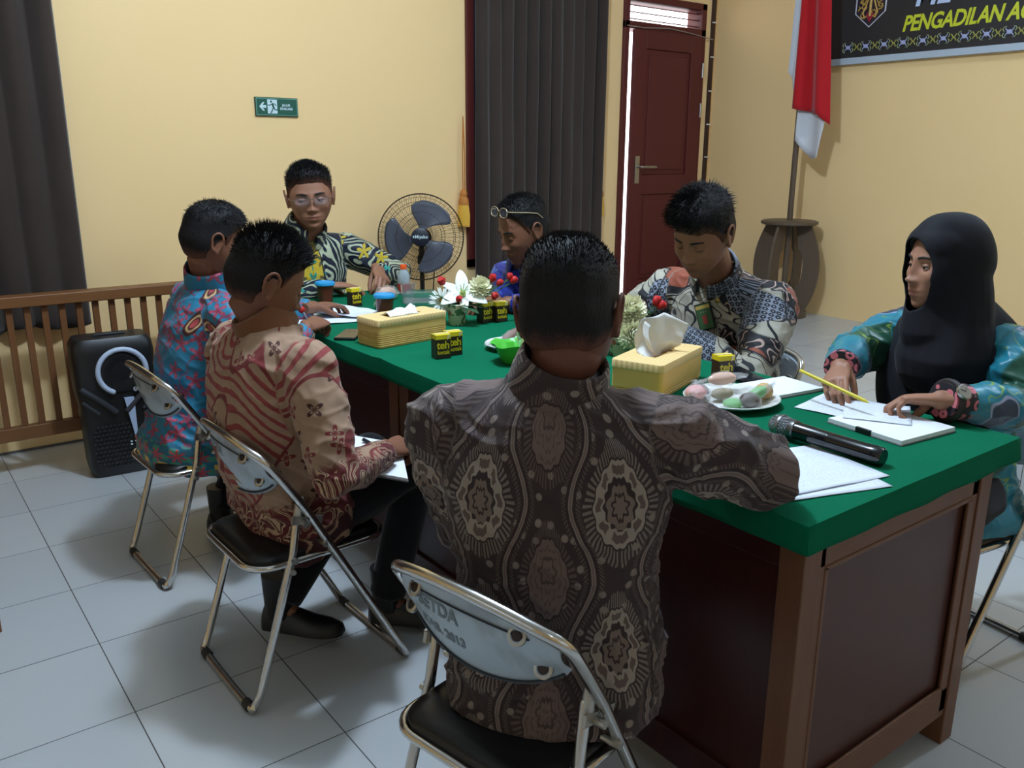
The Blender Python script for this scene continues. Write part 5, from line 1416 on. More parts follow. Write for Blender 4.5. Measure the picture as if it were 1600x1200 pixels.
# ================================================================== THINGS ON THE TABLE
Z = .7935
def rz(a): return Matrix.Rotation(a, 3, 'Z')
BAM = Mat('pale_yellow_tissue_box_plastic', srgb(222, 180, 104), .45, spec=.4).m
def m_lid():
    M = Mat('woven_pattern_lid', rough=.45); x, y, z = M.sep(M.coord()); s = ((x*420).sin()*(y*420).sin()).above(0, .2)
    M.set('Base Color', M.mix(s, srgb(222, 186, 120), srgb(238, 208, 150))); return M.m
LID = m_lid()
def tissue_box(label, cx, cy, a, L, W_, H_, tall):
    t = thing('tissue_box', label, 'tissue box', (cx, cy, Z), a)
    def rr(hx, hy, z, r=.012, n=5):
        out = []
        for sx, sy, a0 in ((1, 1, 0), (-1, 1, 90), (-1, -1, 180), (1, -1, 270)):
            out += [(sx*(hx-r)+r*math.cos(R(a0+90*k/n)), sy*(hy-r)+r*math.sin(R(a0+90*k/n)), z) for k in range(n+1)]
        return out
    rings = [rr(L/2-.004, W_/2-.004, 0)]
    for k in range(7 if not tall else 3):
        z = .004+k*.0065; rings += [rr(L/2-.004, W_/2-.004, z), rr(L/2-.0015, W_/2-.0015, z+.002), rr(L/2-.0015, W_/2-.0015, z+.0045)]
    rings += [rr(L/2-.002, W_/2-.002, H_-.02)]
    obj('body', MB().loft(rings), BAM, t)
    m = MB(); n = 48; out = rr(L/2, W_/2, 0, .014, 11); hole = []
    for x, y, _ in out:
        an = math.atan2(y/W_, x/L); hole.append((L*.30*math.cos(an), W_*.20*math.sin(an)))
    R1 = [(x*.985, y*.985, H_-.022) for x, y, _ in out]; R2 = [(x, y, H_-.02) for x, y, _ in out]; R3 = [(x, y, H_-.003) for x, y, _ in out]; R4 = [(x*.985, y*.985, H_) for x, y, _ in out]; R5 = [(x, y, H_) for x, y in hole]; R6 = [(x, y, H_-.006) for x, y in hole]
    m.loft([R1, R2, R3, R4, R5, R6], cap=False); obj('lid', m, LID, t)
    obj('inside', MB().prism(hole, .001, (0, 0, H_-.012), (1, 0, 0), (0, 1, 0), (0, 0, 1)), plain('box_inside_amber', (190, 132, 56), .6), t, smooth=False)
    TS = Mat('white_tissue', srgb(228, 226, 222), .9, spec=.1).m
    if tall:
        m = MB(); nx, nz = 26, 18; vs = []
        for j in range(nz+1):
            for i in range(nx+1):
                u, v = i/nx, j/nz; x = -.060+(.150)*u*(.75+.25*v)-.01*v; top_ = .118-.035*abs(u-.55)*2*(1 if u > .55 else .45)-(.05 if u < .12 else 0)*(1-u/.12)
                z = H_-.010+top_*v; y = .010*math.sin(u*9+v*2)*(.3+v)+.022*v*(u-.4)+.006*noise.noise((u*5, v*5, 2))
                k_ = R(-52)*min(1, v*2.5+.1); vs.append((x*math.cos(k_)-y*math.sin(k_), x*math.sin(k_)+y*math.cos(k_), z))
        m.add(vs, [(j*(nx+1)+i, j*(nx+1)+i+1, (j+1)*(nx+1)+i+1, (j+1)*(nx+1)+i) for j in range(nz) for i in range(nx)])
        o = obj('tissue', m, TS, t, angle=180); s_ = o.modifiers.new('t', 'SOLIDIFY'); s_.thickness = .0012
        m = MB(); vs = []
        for j in range(13):
            for i in range(9):
                u, v = i/8, j/12; x_, y_ = -.030-.030*v*(1-v)*2-.018*v+.012*u, -.012-.012*u-.008*math.sin(v*5); k_ = R(-40); vs.append((x_*math.cos(k_)-y_*math.sin(k_), x_*math.sin(k_)+y_*math.cos(k_), H_+.004+.085*v-.010*u))
        m.add(vs, [(j*9+i, j*9+i+1, (j+1)*9+i+1, (j+1)*9+i) for j in range(12) for i in range(8)]); o = obj('tissue', m, TS, t, angle=180); s_ = o.modifiers.new('t', 'SOLIDIFY'); s_.thickness = .0012
    else:
        m = MB(); nx, nz = 26, 14; vs = []
        for j in range(nz+1):
            for i in range(nx+1):
                u, v = i/nx, j/nz; x = -.075+.115*u; y = -.038+.060*v
                z = H_+.002+.022*math.sin(PI*v)*(.35+.65*u)*(1+.35*noise.noise((u*6, v*5, 4)))+.006*math.sin(u*11+v*5)*math.sin(PI*v)
                vs.append((x, y, z))
        m.add(vs, [(j*(nx+1)+i, j*(nx+1)+i+1, (j+1)*(nx+1)+i+1, (j+1)*(nx+1)+i) for j in range(nz) for i in range(nx)])
        o = obj('tissue', m, TS, t, angle=180); s_ = o.modifiers.new('t', 'SOLIDIFY'); s_.thickness = .001
tissue_box('pale yellow ribbed tissue box with a low crumpled tissue on the far desk', 1.425, 2.49, R(6), .285, .135, .092, False)
tissue_box('pale yellow tissue box with a tall upright tissue beside the single tea carton', 1.700, 1.575, R(20), .29, .15, .092, True)

# cartons of tea
TB, TY = plain('carton_dark_brown', (52, 32, 26), .4), plain('carton_yellow', (226, 200, 30), .4)
def carton(label, x, y, a, straw=True, grp=None):
    t = thing('tea_carton', label, 'drink carton', (x, y, Z), a, grp); w_, d_, h = .050, .038, .074
    obj('body', MB().box((-w_/2, -d_/2, 0), (w_/2, d_/2, h)), TB, t, bevel=.0015)
    m = MB(); vs = [(-w_/2-.0006, -d_/2-.0006, h-.013), (w_/2+.0006, -d_/2-.0006, h-.013), (w_/2+.0006, d_/2+.0006, h-.013), (-w_/2-.0006, d_/2+.0006, h-.013), (-w_/2, -d_/2, h+.0008), (w_/2, -d_/2, h+.0008), (w_/2, d_/2, h+.0008), (-w_/2, d_/2, h+.0008)]
    m.add(vs, [(3, 2, 1, 0), (4, 5, 6, 7), (0, 1, 5, 4), (1, 2, 6, 5), (2, 3, 7, 6), (3, 0, 4, 7)]); top = obj('yellow_top', m, TY, t, smooth=False)
    m = MB(); m.box((-w_/2, -.004, h+.0008), (w_/2, .004, h+.0028)); m.prism([(0, 0), (.012, 0), (.0, -.016)], .0006, (w_/2-.012, -d_/2-.0012, h-.0005), (1, 0, 0), (0, 0, 1), (0, -1, 0)); m.prism([(0, 0), (-.012, 0), (.0, -.016)], .0006, (w_/2+.0008, -d_/2+.012, h-.0005), (0, 1, 0), (0, 0, 1), (1, 0, 0))
    obj('folded_flap', m, plain('carton_pale_flap', (226, 214, 170), .5), t, smooth=False)
    m = MB(); put_text(m, 'teh', .034, plane_fn((-.001, -d_/2-.0008, h*.57), (1, 0, 0), (0, 0, 1), (0, -1, 0)), bold=.0008, space=.95); put_text(m, 'kotak', .0185, plane_fn((0, -d_/2-.0008, h*.27), (1, 0, 0), (0, 0, 1), (0, -1, 0)), bold=.0004)
    put_text(m, 'teh', .026, plane_fn((w_/2+.0008, 0.001, h*.57), (0, 1, 0), (0, 0, 1), (1, 0, 0)), bold=.0006, space=.9)
    obj('lettering', m, TY, t, smooth=False, recalc=False)
    m = MB(); m.box((w_/2, -.009, .006), (w_/2+.0009, .007, .024)); obj('info_panel', m, plain('carton_grey_panel', (150, 140, 120), .6), t, smooth=False)
    if straw:
        m = MB(); m.tube([(-.012, d_/2+.0025, .012), (-.002, d_/2+.0025, h-.004)], .0018, 6); obj('straw', m, plain('clear_white_straw', (214, 214, 214), .3), t)
for lb, x, y, a, g in (('tea carton at the front desk edge, left of its twin beside the snack plate', 1.392, 2.197, -8, 'front cartons'), ('tea carton at the front, right of its twin beside the snack plate', 1.447, 2.215, -4, 'front cartons'),
                    ('tea carton behind the snack plate, left one of the pair', 1.838, 2.590, 4, None), ('tea carton behind the snack plate, right one of the pair', 1.893, 2.572, -3, None),
                    ('single tea carton between the upright tissue box and the dark phone', 1.880, 1.498, -16, None), ('tea carton beside the hands of the man in turquoise', 1.600, 3.185, 6, None)):
    carton(lb, x, y, R(a), grp='small brown and yellow tea cartons')

# cups, bottle, clear cups
TEAC = Mat('red_brown_tea_cup', srgb(112, 52, 38), .25, spec=.5).m; BLID = plain('sky_blue_lid', (36, 150, 205), .4)
def cup(label, x, y):
    t = thing('lidded_cup', label, 'cup', (x, y, Z), 0, 'cups with blue lids')
    obj('cup', MB().lathe([(.001, 0), (.029, 0), (.030, .003), (.036, .068), (.038, .072)], seg=32), TEAC, t)
    obj('lid', MB().lathe([(.039, .069), (.0425, .071), (.0430, .078), (.040, .084), (.036, .085), (.034, .082), (.001, .082)], seg=36), BLID, t)
cup('brown drink cup with blue lid in front of the man with glasses', 1.553, 3.36); cup('brown drink cup with blue lid just behind the ribbed tissue box', 1.600, 2.93)
CLEAR = Mat('clear_plastic', srgb(220, 230, 235), .08, spec=.6, Transmission_Weight=.9, IOR=1.12, Alpha=.55).m
WRAP = Mat('clear_wrapper', srgb(225, 225, 225), .12, spec=.9, Alpha=.22).m
t = thing('water_bottle', 'small clear bottle with orange cap and red label near the fan', 'bottle', (1.925, 3.34, Z))
obj('bottle', MB().lathe([(.001, 0), (.026, 0), (.028, .005), (.028, .03), (.025, .04), (.028, .05), (.028, .085), (.016, .105), (.012, .112), (.012, .118), (.001, .118)], seg=28), Mat('clear_bottle_plastic', srgb(190, 200, 205), .1, spec=.6, Alpha=.6).m, t)
obj('label', MB().lathe([(.0284, .012), (.0286, .014), (.0286, .046), (.0284, .048)], seg=28, cap=False), plain('bottle_red_label', (170, 52, 40), .5), t)
obj('cap', MB().lathe([(.001, .132), (.014, .132), (.015, .130), (.015, .112), (.001, .112)], seg=24), plain('orange_cap', (240, 90, 30), .4), t)
for lb, x, y, r_, h in (('clear plastic tumbler left of the clear dome box', 1.815, 3.115, .033, .085), ('clear plastic tumbler standing behind the white daisy', 1.835, 2.86, .036, .078)):
    t = thing('plastic_tumbler', lb, 'cup', (x, y, Z)); obj('cup', MB().lathe([(.001, 0), (r_*.78, 0), (r_*.98, h), (r_*1.04, h), (r_*1.04, h-.003), (r_*.95, h-.004), (r_*.74, .002), (.001, .002)], seg=30), CLEAR, t)
t = thing('clear_food_box', 'clear plastic food box with lid beside the daisy and tissue box', 'food box', (1.80, 2.98, Z), R(-30))
def rbox(hx, hy, z, r=.02, n=5): return [(sx*(hx-r)+r*math.cos(R(a0+90*k/n)), sy*(hy-r)+r*math.sin(R(a0+90*k/n)), z) for sx, sy, a0 in ((1, 1, 0), (-1, 1, 90), (-1, -1, 180), (1, -1, 270)) for k in range(n+1)]
obj('tray', MB().loft([rbox(.058, .045, 0), rbox(.07, .055, .03), rbox(.075, .06, .032)]), CLEAR, t); obj('lid', MB().loft([rbox(.075, .06, .0325), rbox(.072, .057, .034), rbox(.062, .048, .066), rbox(.055, .042, .070)]), CLEAR, t)

# snacks
def blob(r, seed, c=(0, 0, 0), rot=None, amp=.08, nu=28, nv=18):
    m = MB(); m.ell((0, 0, 0), r, None, nu, nv); out = MB(); vs = []
    for p in m.v:
        p = Vector(p); k = 1+amp*noise.noise(p*60+Vector((seed*3.1, seed, 0))); p = p*k
        if rot is not None: p = rot @ p
        vs.append(p+Vector(c))
    out.add(vs, m.f); return out
def wrapper(r, seed, rot, ends=True):
    m = blob([q*1.14 for q in r], seed+5, amp=.28, nu=22, nv=14)
    vs = [Vector(v) for v in m.v]; out = MB(); w2 = []
    for p in vs:
        s = abs(p.x)/(r[0]*1.14)
        if ends and s > .72: p = Vector((p.x*(1+(s-.72)*1.3), p.y*.75, p.z))
        w2.append((rot @ p))
    out.add(w2, m.f)
    if ends:
        for sx in (-1, 1):
            f_ = []; 
            for i in range(9):
                for j in range(5):
                    v = j/4; a = (i/8-.5)*2; f_.append(rot @ Vector((sx*(r[0]*1.12+.020*v), a*(.004+.012*v), .004*math.sin(i*2.2)*(1-.2*v))))
            out.add(f_, [(i*5+j, i*5+j+1, (i+1)*5+j+1, (i+1)*5+j) for i in range(8) for j in range(4)])
    return out
def snack(name, label, cat, x, y, z, r, mat, rot=(0, 0, 0), wrap=True, seed=1, amp=.07, ends=True):
    t = thing(name, label, cat, (x, y, z)); Rm = (Matrix.Rotation(R(rot[2]), 3, 'Z') @ Matrix.Rotation(R(rot[1]), 3, 'Y') @ Matrix.Rotation(R(rot[0]), 3, 'X'))
    zo = max(abs((Rm @ Vector(v)).z) for v in ((r[0], 0, 0), (0, r[1], 0), (0, 0, r[2])))
    b = blob(r, seed, (0, 0, zo), Rm, amp); obj('food', b, mat, t)
    if wrap: w_ = wrapper(r, seed, Rm, ends); w_.v = [tuple(Vector(v)+Vector((0, 0, zo))) for v in w_.v]; obj('wrapper', w_, WRAP, t, angle=20)
def plate(label, x, y, r_):
    t = thing('plate', label, 'plate', (x, y, Z))
    obj('dish', MB().lathe([(.001, .002), (r_*.6, .002), (r_*.62, 0), (r_*.66, .002), (r_*.98, .016), (r_, .019), (r_*.985, .0205), (r_*.66, .006), (r_*.58, .005), (.001, .005)], seg=56), plain('white_melamine', (222, 222, 216), .25), t)
G1 = plain('green_cake', (96, 176, 82), .6); BR = plain('brown_cake', (96, 62, 44), .7); PEACH = plain('peach_roll', (222, 176, 148), .6); PINK = plain('pink_cake', (228, 160, 156), .6); TAN = Mat('tan_sesame_bun', rough=.7); TAN.set('Base Color', TAN.mix(TAN.noise(TAN.coord(), 160, 2).above(.55, .08), srgb(188, 146, 92), srgb(212, 178, 124))); TAN = TAN.m
plate('white plate of wrapped cakes and a bun in front of the woman', 1.722, 1.338, .122)
zp = Z+.006
snack('wrapped_cake', 'pink and white cake in crinkled clear plastic at the plate\'s left', 'snack', 1.650, 1.395, zp, (.034, .026, .020), PINK, (0, 8, 30), seed=2)
snack('wrapped_cake', 'wrapped peach roll lying on top at the back of the plate', 'snack', 1.765, 1.405, zp+.020, (.038, .018, .017), PEACH, (0, -5, -30), seed=3)
snack('chocolate_bar', 'brown chocolate piece in foil at the back of the plate', 'snack', 1.700, 1.415, zp+.004, (.032, .016, .010), BR, (0, -14, 60), seed=4)
snack('wrapped_cake', 'olive brown leaf wrapped cake in the middle of the plate', 'snack', 1.703, 1.352, zp+.004, (.032, .018, .014), plain('olive_leaf_cake', (132, 112, 58), .6), (0, 0, -15), seed=5)
snack('green_cake', 'green cake in clear wrap lying flat at the near plate rim', 'snack', 1.668, 1.290, zp+.001, (.026, .022, .012), G1, (0, 0, 10), seed=6)
snack('wrapped_cake', 'dark brown rice cake in clear wrap at the near rim', 'snack', 1.704, 1.268, zp+.002, (.026, .022, .019), plain('dark_rice_cake', (84, 68, 62), .6), (15, 10, -20), seed=7, ends=False)
snack('green_cake', 'bright green cake wrapped upright between brown cake and bun', 'snack', 1.748, 1.285, zp+.002, (.034, .019, .015), G1, (0, -38, -50), seed=8)
snack('sesame_bun', 'round tan bun without wrapper at the right of the plate', 'snack', 1.790, 1.290, zp+.004, (.023, .023, .021), TAN, (0, 0, 0), False, 9, .03)
plate('small white plate with sausages behind the tea cartons', 1.655, 2.165, .098)
SAU = plain('brown_fried_sausage', (122, 70, 48), .4)
snack('wrapped_sausage', 'wrapped brown snack stick lying highest on the small plate', 'snack', 1.655, 2.195, zp+.012, (.052, .015, .014), SAU, (0, -18, 20), seed=12)
snack('wrapped_sausage', 'wrapped orange brown snack stick leaning by the green basket', 'snack', 1.680, 2.145, zp+.003, (.045, .013, .012), plain('orange_brown_fritter', (170, 96, 48), .5), (0, -14, 35), seed=13)
snack('leaf_parcel', 'dark green leaf parcel at the left of the small plate', 'snack', 1.605, 2.175, zp, (.030, .018, .014), plain('dark_green_leaf', (44, 58, 38), .5), (0, 0, -20), seed=14)
snack('steamed_bun', 'pale peach steamed bun at the near rim of the small plate', 'snack', 1.655, 2.115, zp+.002, (.030, .022, .017), PEACH, (0, 0, 10), False, 15, .03)
snack('wrapped_bread', 'pale pink bread in clear wrap under the hand of the man with glasses', 'snack', 1.785, 3.24, Z, (.050, .034, .028), PEACH, (0, 6, 25), seed=16)
snack('wrapped_cake', 'green and white wrapped cake left of the blue lidded cup', 'snack', 1.66, 3.07, Z, (.034, .026, .018), plain('pale_green_cake', (150, 190, 130), .6), (0, 0, 60), seed=17)

# green scalloped basket with pale handle
t = thing('green_basket', 'bright green scalloped plastic basket with pale handle beside the small plate', 'basket', (1.555, 2.01, Z), R(-25))
m = MB(); rings = []; LG = Mat('lime_green_plastic', srgb(84, 190, 62), .35).m
for z, k in ((0, .60), (.004, .66), (.05, .90), (.058, 1.0), (.060, 1.04), (.057, 1.02), (.050, .86), (.008, .62)):
    ring = []
    for q in range(72):
        a = 2*PI*q/72; lob = .062*(1+.20*abs(math.cos(a*1.5))**.7)*k; sc_ = 1+.03*math.sin(a*12)*(z > .05); ring.append((lob*sc_*1.25*math.cos(a), lob*sc_*math.sin(a), z+(.004*math.sin(a*6) if z > .05 else 0)))
    rings.append(ring)
m.loft(rings); obj('bowl', m, LG, t)
m = MB(); m.tube([(-.01, -.066, .036), (-.008, -.070, .075), (.0, -.045, .125), (.01, 0, .145), (.012, .045, .125), (.010, .070, .075), (.01, .066, .04)], .010, 10, flat=((1, 0, 0), .25)); obj('carrying_handle', m, plain('pale_yellow_green_handle', (196, 208, 140), .4), t)
m = MB().lathe([(.001, .012), (.030, .012), (.036, .075), (.038, .077), (.001, .078)], (.03, .0, 0), 28); obj('clear_jar', m, CLEAR, t)

# flowers
PW = Mat('white_petal', srgb(240, 243, 234), .7, spec=.2, Subsurface_Weight=.0).m; PCR = plain('cream_petal', (250, 247, 214), .7); RED = plain('red_petal', (190, 26, 26), .55); GRN = plain('leaf_green', (44, 84, 50), .55); GST = plain('stem_green', (58, 96, 52), .6)
def petal(m, base, d, up, L, w_, curl, n=8, cup_=.25, tipw=0.0):
    d = Vector(d).normalized(); up = Vector(up); up = (up-d*up.dot(d)).normalized(); s = d.cross(up); vs = []; p = Vector(base); a = 0
    for i in range(n+1):
        v = i/n; ww = w_*(math.sin(PI*min(1, v*.86+.10))**.8)*(1-v*.25)+tipw*v
        if i == n: ww = w_*.04+tipw
        dd = d*math.cos(a)-up*math.sin(a); uu = up*math.cos(a)+d*math.sin(a)
        for j in (-1, -.5, 0, .5, 1): vs.append(p+s*(ww*j)+uu*(cup_*ww*abs(j)**1.6))
        p = p+dd*(L/n); a += curl/n
    m.add(vs, [(i*5+j, i*5+j+1, (i+1)*5+j+1, (i+1)*5+j) for i in range(n) for j in range(4)])
def pom(name, parent, c, r_, face, mat, n=90, seed=1, L=.6):
    rnd = random.Random(seed); m = MB(); f_ = Vector(face).normalized()
    for k in range(n):
        z = 1-1.55*(k+.5)/n; a = k*2.39996; rr_ = math.sqrt(max(0, 1-z*z)); q = f_.to_track_quat('Z', 'Y').to_matrix() @ Vector((rr_*math.cos(a), rr_*math.sin(a), z))
        petal(m, Vector(c)+q*r_*.35, q, f_+q*.2, r_*.72*rnd.uniform(.85, 1.1), r_*.22, -.55, 5, .4)
    o = obj(name, m, mat, parent, world=True, angle=180); return o
def rosebud(parent, c, r_, up, stem_to):
    m = MB(); q = Vector(up).normalized().to_track_quat('Z', 'Y').to_matrix(); rings = []
    for i in range(11):
        v = i/10; rad = r_*math.sin(PI*(.12+.70*v))**.7; rings.append([Vector(c)+q @ Vector((rad*(1+.12*math.cos(3*a+v*7))*math.cos(a), rad*(1+.12*math.cos(3*a+v*7))*math.sin(a), (v-.5)*r_*2.1)) for a in [2*PI*k/24 for k in range(24)]])
    m.loft(rings); h = obj('rosebud', m, RED, parent, world=True)
    m = MB(); e = Vector(c)-Vector(up).normalized()*r_; m.tube([e, e.lerp(Vector(stem_to), .4)+Vector((0, 0, -.006)), Vector(stem_to)], .0022, 6); obj('stem', m, GST, parent, world=True)
def flower_vase(label, x, y, pattern=True):
    t = thing('flower_vase', label, 'vase of flowers', (x, y, Z))
    M = Mat('printed_vase', rough=.4); n = M.noise(M.map(M.coord(), (1, 1, 1)), 38, 1, 1.2); c = M.mix(n.above(.56, .03), srgb(188, 184, 152), srgb(70, 104, 62)); c = M.mix(M.noise(M.map(M.coord(), loc=(3, 1, 2)), 30, 1).above(.62, .02), c, srgb(176, 90, 70)); M.set('Base Color', c)
    obj('vase', MB().lathe([(.001, 0), (.028, 0), (.031, .004), (.036, .078), (.034, .080), (.030, .008), (.001, .006)], seg=32), M.m, t); return t
V1 = flower_vase('printed vase with a white lily, daisies and red rosebuds', 1.722, 2.605); vb = Vector((1.722, 2.605, Z+.06))
lc = Vector((1.753, 2.612, .905)); axis = Vector((-.30, -.62, .62)).normalized(); ql = axis.to_track_quat('Z', 'Y').to_matrix()
m = MB()
for k in range(6):
    a = R(90+60*k); dl = ql @ Vector((math.cos(a), math.sin(a), .62)); petal(m, lc-axis*.012, dl, axis, .105 if k % 2 == 0 else .092, .027 if k % 2 == 0 else .020, .75, 10, .22)
lily = obj('lily', m, PW, V1, world=True, angle=180); sld = lily.modifiers.new('t', 'SOLIDIFY'); sld.thickness = .0012
m = MB()
for k in range(6): a = R(60*k+20); e = lc+ql @ Vector((.016*math.cos(a), .016*math.sin(a), .045)); m.tube([lc, (lc+e)/2+axis*.004, e], .0014, 6)
m.ell(lc+axis*.004, (.012, .012, .012)); obj('stamens', m, plain('pale_green_stamen', (176, 200, 110), .6), lily, world=True)
obj('stem', MB().tube([vb, (vb+lc)/2, lc-axis*.012], .004, 8), GST, V1, world=True)
pom('chrysanthemum', V1, (1.815, 2.585, .925), .045, (-.3, -.7, .6), PCR, 80, 3)
obj('stem', MB().tube([vb, (1.78, 2.59, .88), (1.815, 2.585, .925)], .003, 8), GST, V1, world=True)
m = MB(); dc = Vector((1.684, 2.640, .882)); dax = Vector((-.55, -.75, .3)).normalized(); qd = dax.to_track_quat('Z', 'Y').to_matrix()
for k in range(26): a = 2*PI*k/26+.1*(k % 2); petal(m, dc+qd @ Vector((.010*math.cos(a), .010*math.sin(a), 0)), qd @ Vector((math.cos(a), math.sin(a), .25-.3*(k % 3 == 0))), dax, .044, .0055, .3, 5, .4)
dz = obj('daisy', m, PW, V1, world=True, angle=180); obj('daisy_centre', MB().ell(dc+dax*.003, (.013, .013, .012)), plain('daisy_yellow', (206, 176, 70), .8), dz, world=True)
obj('stem', MB().tube([vb, dc-dax*.01], .003, 8), GST, V1, world=True)
for c, r_, upv in (((1.698, 2.668, .950), .016, (-.5, -.3, .5)), ((1.722, 2.590, .892), .012, (.0, -.6, .5)), ((1.851, 2.557, .962), .0135, (0, -.3, .9)), ((1.869, 2.538, .945), .0125, (.2, -.5, .6)), ((1.902, 2.520, .968), .012, (.1, -.2, .9)), ((1.912, 2.508, .955), .0135, (.4, -.4, .6)), ((1.845, 2.537, .898), .0125, (.2, -.2, .9))): rosebud(V1, c, r_, upv, vb+Vector((.01, 0, .0)))
for (d_, L_, w_, cu) in (((.75, -.55, .05), .115, .030, .35), ((.35, -.85, .0), .10, .028, .5), ((-.5, .3, .4), .09, .02, .3)):
    m = MB(); petal(m, vb+Vector((0, 0, .012)), d_, (0, 0, 1), L_, w_, cu, 8, .15); o = obj('leaf', m, GRN, V1, world=True, angle=180); s_ = o.modifiers.new('t', 'SOLIDIFY'); s_.thickness = .001
V2 = flower_vase('vase with big cream chrysanthemums and red rosebuds behind the upright tissue', 1.868, 1.895); vb2 = Vector((1.868, 1.895, Z+.06))
pom('chrysanthemum', V2, (1.885, 1.875, .935), .052, (-.3, -.7, .65), PCR, 120, 5); pom('chrysanthemum', V2, (1.870, 1.850, .868), .048, (-.2, -.9, .2), PCR, 100, 8); pom('chrysanthemum', V2, (1.845, 1.93, .895), .042, (-.7, .2, .5), PCR, 70, 9)
for c in ((1.885, 1.875, .935), (1.870, 1.85, .868), (1.845, 1.93, .895)): obj('stem', MB().tube([vb2, Vector(c)], .003, 8), GST, V2, world=True)
for c, r_, upv in (((1.957, 1.832, .966), .014, (.1, -.3, .9)), ((1.968, 1.822, .953), .014, (.3, -.6, .5))): rosebud(V2, c, r_, upv, vb2)
m = MB(); petal(m, vb2+Vector((0, 0, .02)), (.45, -.5, .55), (0, 0, 1), .11, .02, .2, 8, .15); o = obj('leaf', m, GRN, V2, world=True, angle=180); s_ = o.modifiers.new('t', 'SOLIDIFY'); s_.thickness = .001

# phones, microphone, paper, pencils
def phone(label, x, y, a):
    t = thing('mobile_phone', label, 'phone', (x, y, Z), a); obj('body', MB().box((-.037, -.076, 0), (.037, .076, .009)), BLACKP, t, bevel=.003, seg=3); obj('screen', MB().box((-.034, -.072, .009), (.034, .072, .0096)), plain('phone_glass', (14, 18, 26), .08), t, smooth=False)
    m = MB(); m.lathe([(.001, .0104), (.005, .0104), (.0055, .0096)], (-.02, .06, 0), 14); obj('lens', m, plain('phone_lens', (40, 44, 52), .15), t)
phone('black mobile phone lying left of the ribbed tissue box', 1.312, 2.655, R(-42)); phone('black mobile phone lying behind the single tea carton', 1.965, 1.50, R(-24))
t = thing('microphone', 'black handheld microphone with silver mesh head lying near the desk end', 'microphone', (1.59, .98, Z)); a0, a1 = Vector((1.595, 1.118, Z+.026)), Vector((1.600, .868, Z+.020)); dm = (a1-a0).normalized()
M = Mat('microphone_mesh', srgb(130, 134, 138), .35, .85); x, y, z = M.sep(M.coord()); M.bump(((x+y)*1400).sin()*((y-x)*1400).sin()*((z*1400).sin()+1.2), .8, .002)
q = dm.to_track_quat('Z', 'Y').to_matrix(); obj('mesh_head', MB().lathe([(.001, -.006), (.014, -.003), (.022, .006), (.0255, .020), (.0255, .026), (.0235, .040), (.020, .050)], a0, 36, q), M.m, t, world=True)
obj('ring', MB().lathe([(.0262, .020), (.027, .022), (.027, .026), (.0262, .028)], a0, 36, q), plain('microphone_ring', (150, 150, 152), .3, .9), t, world=True)
obj('collar', MB().lathe([(.0205, .046), (.0225, .050), (.0225, .060), (.020, .062)], a0, 36, q), plain('microphone_collar', (120, 122, 126), .3, .9), t, world=True)
obj('handle', MB().lathe([(.001, .058), (.0195, .060), (.0185, .14), (.0182, .141), (.0182, .142), (.0185, .143), (.0195, .235), (.0205, .242), (.020, .262), (.017, .266), (.001, .266)], a0, 36, q), plain('glossy_black_microphone', (10, 11, 16), .12, spec=.7), t, world=True)
PRINT = Mat('printed_page', rough=.8, spec=.2); x, y, z = PRINT.sep(PRINT.coord()); ln = (y*620).sin().above(.55, .2)*(PRINT.noise(PRINT.coord(), 160, 1).above(.48, .05))*x.abs().below(.085, .004)*y.abs().below(.125, .004)
PRINT.set('Base Color', PRINT.mix(ln*.18, srgb(222, 226, 234), srgb(90, 94, 104))); PRINT = PRINT.m
def sheet(label, x, y, a, z=Z, w_=.21, h_=.297, curl=.004, name='paper_sheet', cat='paper', mat=None, dog=0):
    m = MB(); n = 14; vs = []
    for j in range(n+1):
        for i in range(n+1):
            u, v = i/n-.5, j/n-.5; vs.append((u*w_, v*h_, curl*(abs(u)*2)**3*(.5+v)+.0005+curl*.4*(noise.noise((u*3+x*9, v*3, 1))+.6)*(max(abs(u), abs(v))*2)**4))
    m.add(vs, [(j*(n+1)+i, j*(n+1)+i+1, (j+1)*(n+1)+i+1, (j+1)*(n+1)+i) for j in range(n) for i in range(n)])
    o = obj(name, m, mat or PRINT, angle=180); s_ = o.modifiers.new('t', 'SOLIDIFY'); s_.thickness = .0005; s_.offset = 1; o.location = (x, y, z); o.rotation_euler = (0, 0, a); return tag(o, label, cat)
def book(label, x, y, a, w_, h_, th=.010, z=Z, clasp=True):
    t = thing('notebook', label, 'notebook', (x, y, z), a); obj('cover', MB().box((-w_/2, -h_/2, 0), (w_/2, h_/2, .002)), plain('grey_board_cover', (120, 122, 126), .6), t, smooth=False); obj('pages', MB().box((-w_/2+.002, -h_/2+.002, .002), (w_/2-.002, h_/2-.002, th)), WHITEP, t, bevel=.001)
    if clasp: obj('binder_clasp', MB().box((-w_/2-.001, -.02, 0), (-w_/2+.006, .02, th+.001)), BLACKP, t, bevel=.001)
    return t
book('open white notebook near the black phone behind the woman\'s papers', 1.935, 1.345, R(-8), .18, .145, .010)
book('thick white pad lying closest to the desk end under the watch hand', 1.862, .985, R(-6), .20, .20, .012)
sheet('loose printed sheet under the woman\'s hands with folded corner', 1.925, 1.130, R(-82), Z+.0005, .20, .19)
sheet('small printed sheet resting on the white pad', 1.905, 1.045, R(-60), Z+.0135, .15, .16, .002)
sheet('printed page under the microphone end by the brown batik sleeve', 1.445, .945, R(78), Z, .21, .28); sheet('second page just beneath the brown batik sleeve at the desk corner', 1.415, .925, R(72), Z-.0003, .21, .28, .002)
sheet('white page the man in turquoise writes on', 1.375, 2.985, R(78), Z, .21, .297, .006); sheet('white page curling up beside the brown cups', 1.485, 3.03, R(40), Z+.001, .17, .20, .022)
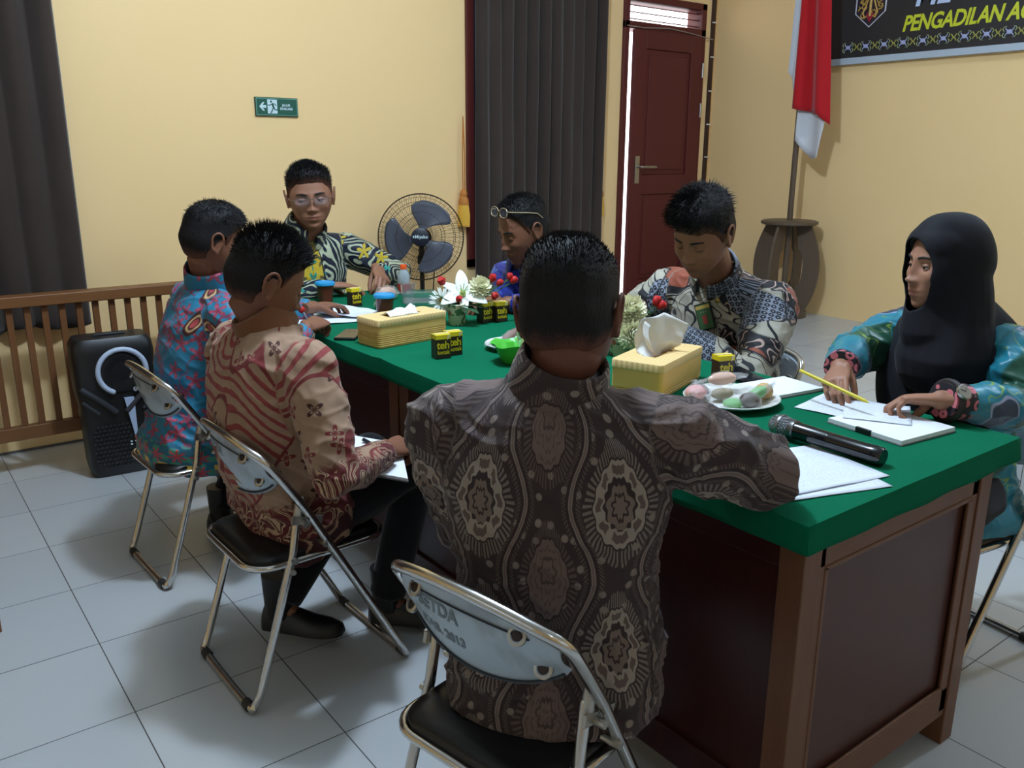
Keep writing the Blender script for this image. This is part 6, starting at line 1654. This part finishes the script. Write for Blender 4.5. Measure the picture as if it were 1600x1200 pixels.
sheet('narrow yellow card under the edge of the upright tissue box', 1.585, 1.41, R(18), Z, .12, .05, .001, 'yellow_card', 'card', plain('bright_yellow_card', (220, 214, 60), .6))
# notebook on the lap of the man in beige
t = thing('notebook', 'open grey edged notebook on the lap of the man in beige batik', 'notebook', (1.04, 1.96, .58))
c0, c1, c2, c3 = [Vector(v) for v in ((1.030, 2.13, .625), (1.140, 2.02, .605), (1.035, 1.80, .590), (.925, 1.91, .610))]
nrm = (c1-c0).cross(c3-c0).normalized(); nrm = nrm if nrm.z > 0 else -nrm
def slab(name, k0, k1, z_0, z_1, mat):
    cc = (c0+c2)/2; ps = [cc+(c-cc)*k0 for c in (c0, c1, c2, c3)]; m = MB(); m.add([p+nrm*z_0 for p in ps]+[p+nrm*z_1 for p in ps], [(3, 2, 1, 0), (4, 5, 6, 7), (0, 1, 5, 4), (1, 2, 6, 5), (2, 3, 7, 6), (3, 0, 4, 7)]); obj(name, m, mat, t, world=True, smooth=False)
slab('cover', 1.0, 1, -.002, .002, plain('dark_grey_notebook_cover', (86, 84, 84), .6)); slab('pages', .97, 1, .002, .008, WHITEP)
def pen(name, label, cat, a, b, r_, mat, extra=None):
    a, b = Vector(a), Vector(b); d = (b-a).normalized(); t = thing(name, label, cat, tuple(a)); L = (b-a).length; q = d.to_track_quat('Z', 'Y').to_matrix()
    obj('barrel', MB().lathe([(.0005, 0), (r_*.9, .001), (r_, .004), (r_, L-.016), (r_*.35, L-.003), (.0004, L)], a, 16, q), mat, t, world=True)
    if extra: extra(t, a, b, d, q)
h2 = P2.tips['R']; g2 = (h2[0]+h2[4])/2
pen('pen', 'black pen with silver clip in the hand of the man in beige', 'pen', g2+Vector((-.075, .045, .055)), g2+Vector((.030, -.018, -.025)), .0055, BLACKP, lambda t, a, b, d, q: obj('clip', MB().tube([a+d*.045+Vector((0, 0, .006)), a+d*.085+Vector((0, 0, .007))], .0016, 6), STEEL, t, world=True))
h1 = P1.tips['R']; g1 = (h1[0]+h1[4])/2
pen('pen', 'pen with red end in the hand of the man in turquoise', 'pen', g1+Vector((-.03, .03, .085)), g1+Vector((.008, -.008, -.022)), .0042, plain('grey_pen', (120, 120, 126), .3), lambda t, a, b, d, q: obj('red_end', MB().ell(a, (.012, .009, .012)), RED, t, world=True))
h7, h8 = P7.tips['R'], P7.tips['L']; ga = (h7[0]+h7[4])/2; gb = (h8[0]+h8[4])/2; dv = (gb-ga).normalized()
pen('pencil', 'yellow pencil held between both hands of the woman', 'pencil', (1.885, 1.255, .872), (1.865, 1.045, .838), .0045, plain('yellow_pencil_paint', (214, 196, 50), .4))
m = MB(); 
t7 = P7.arms['L']
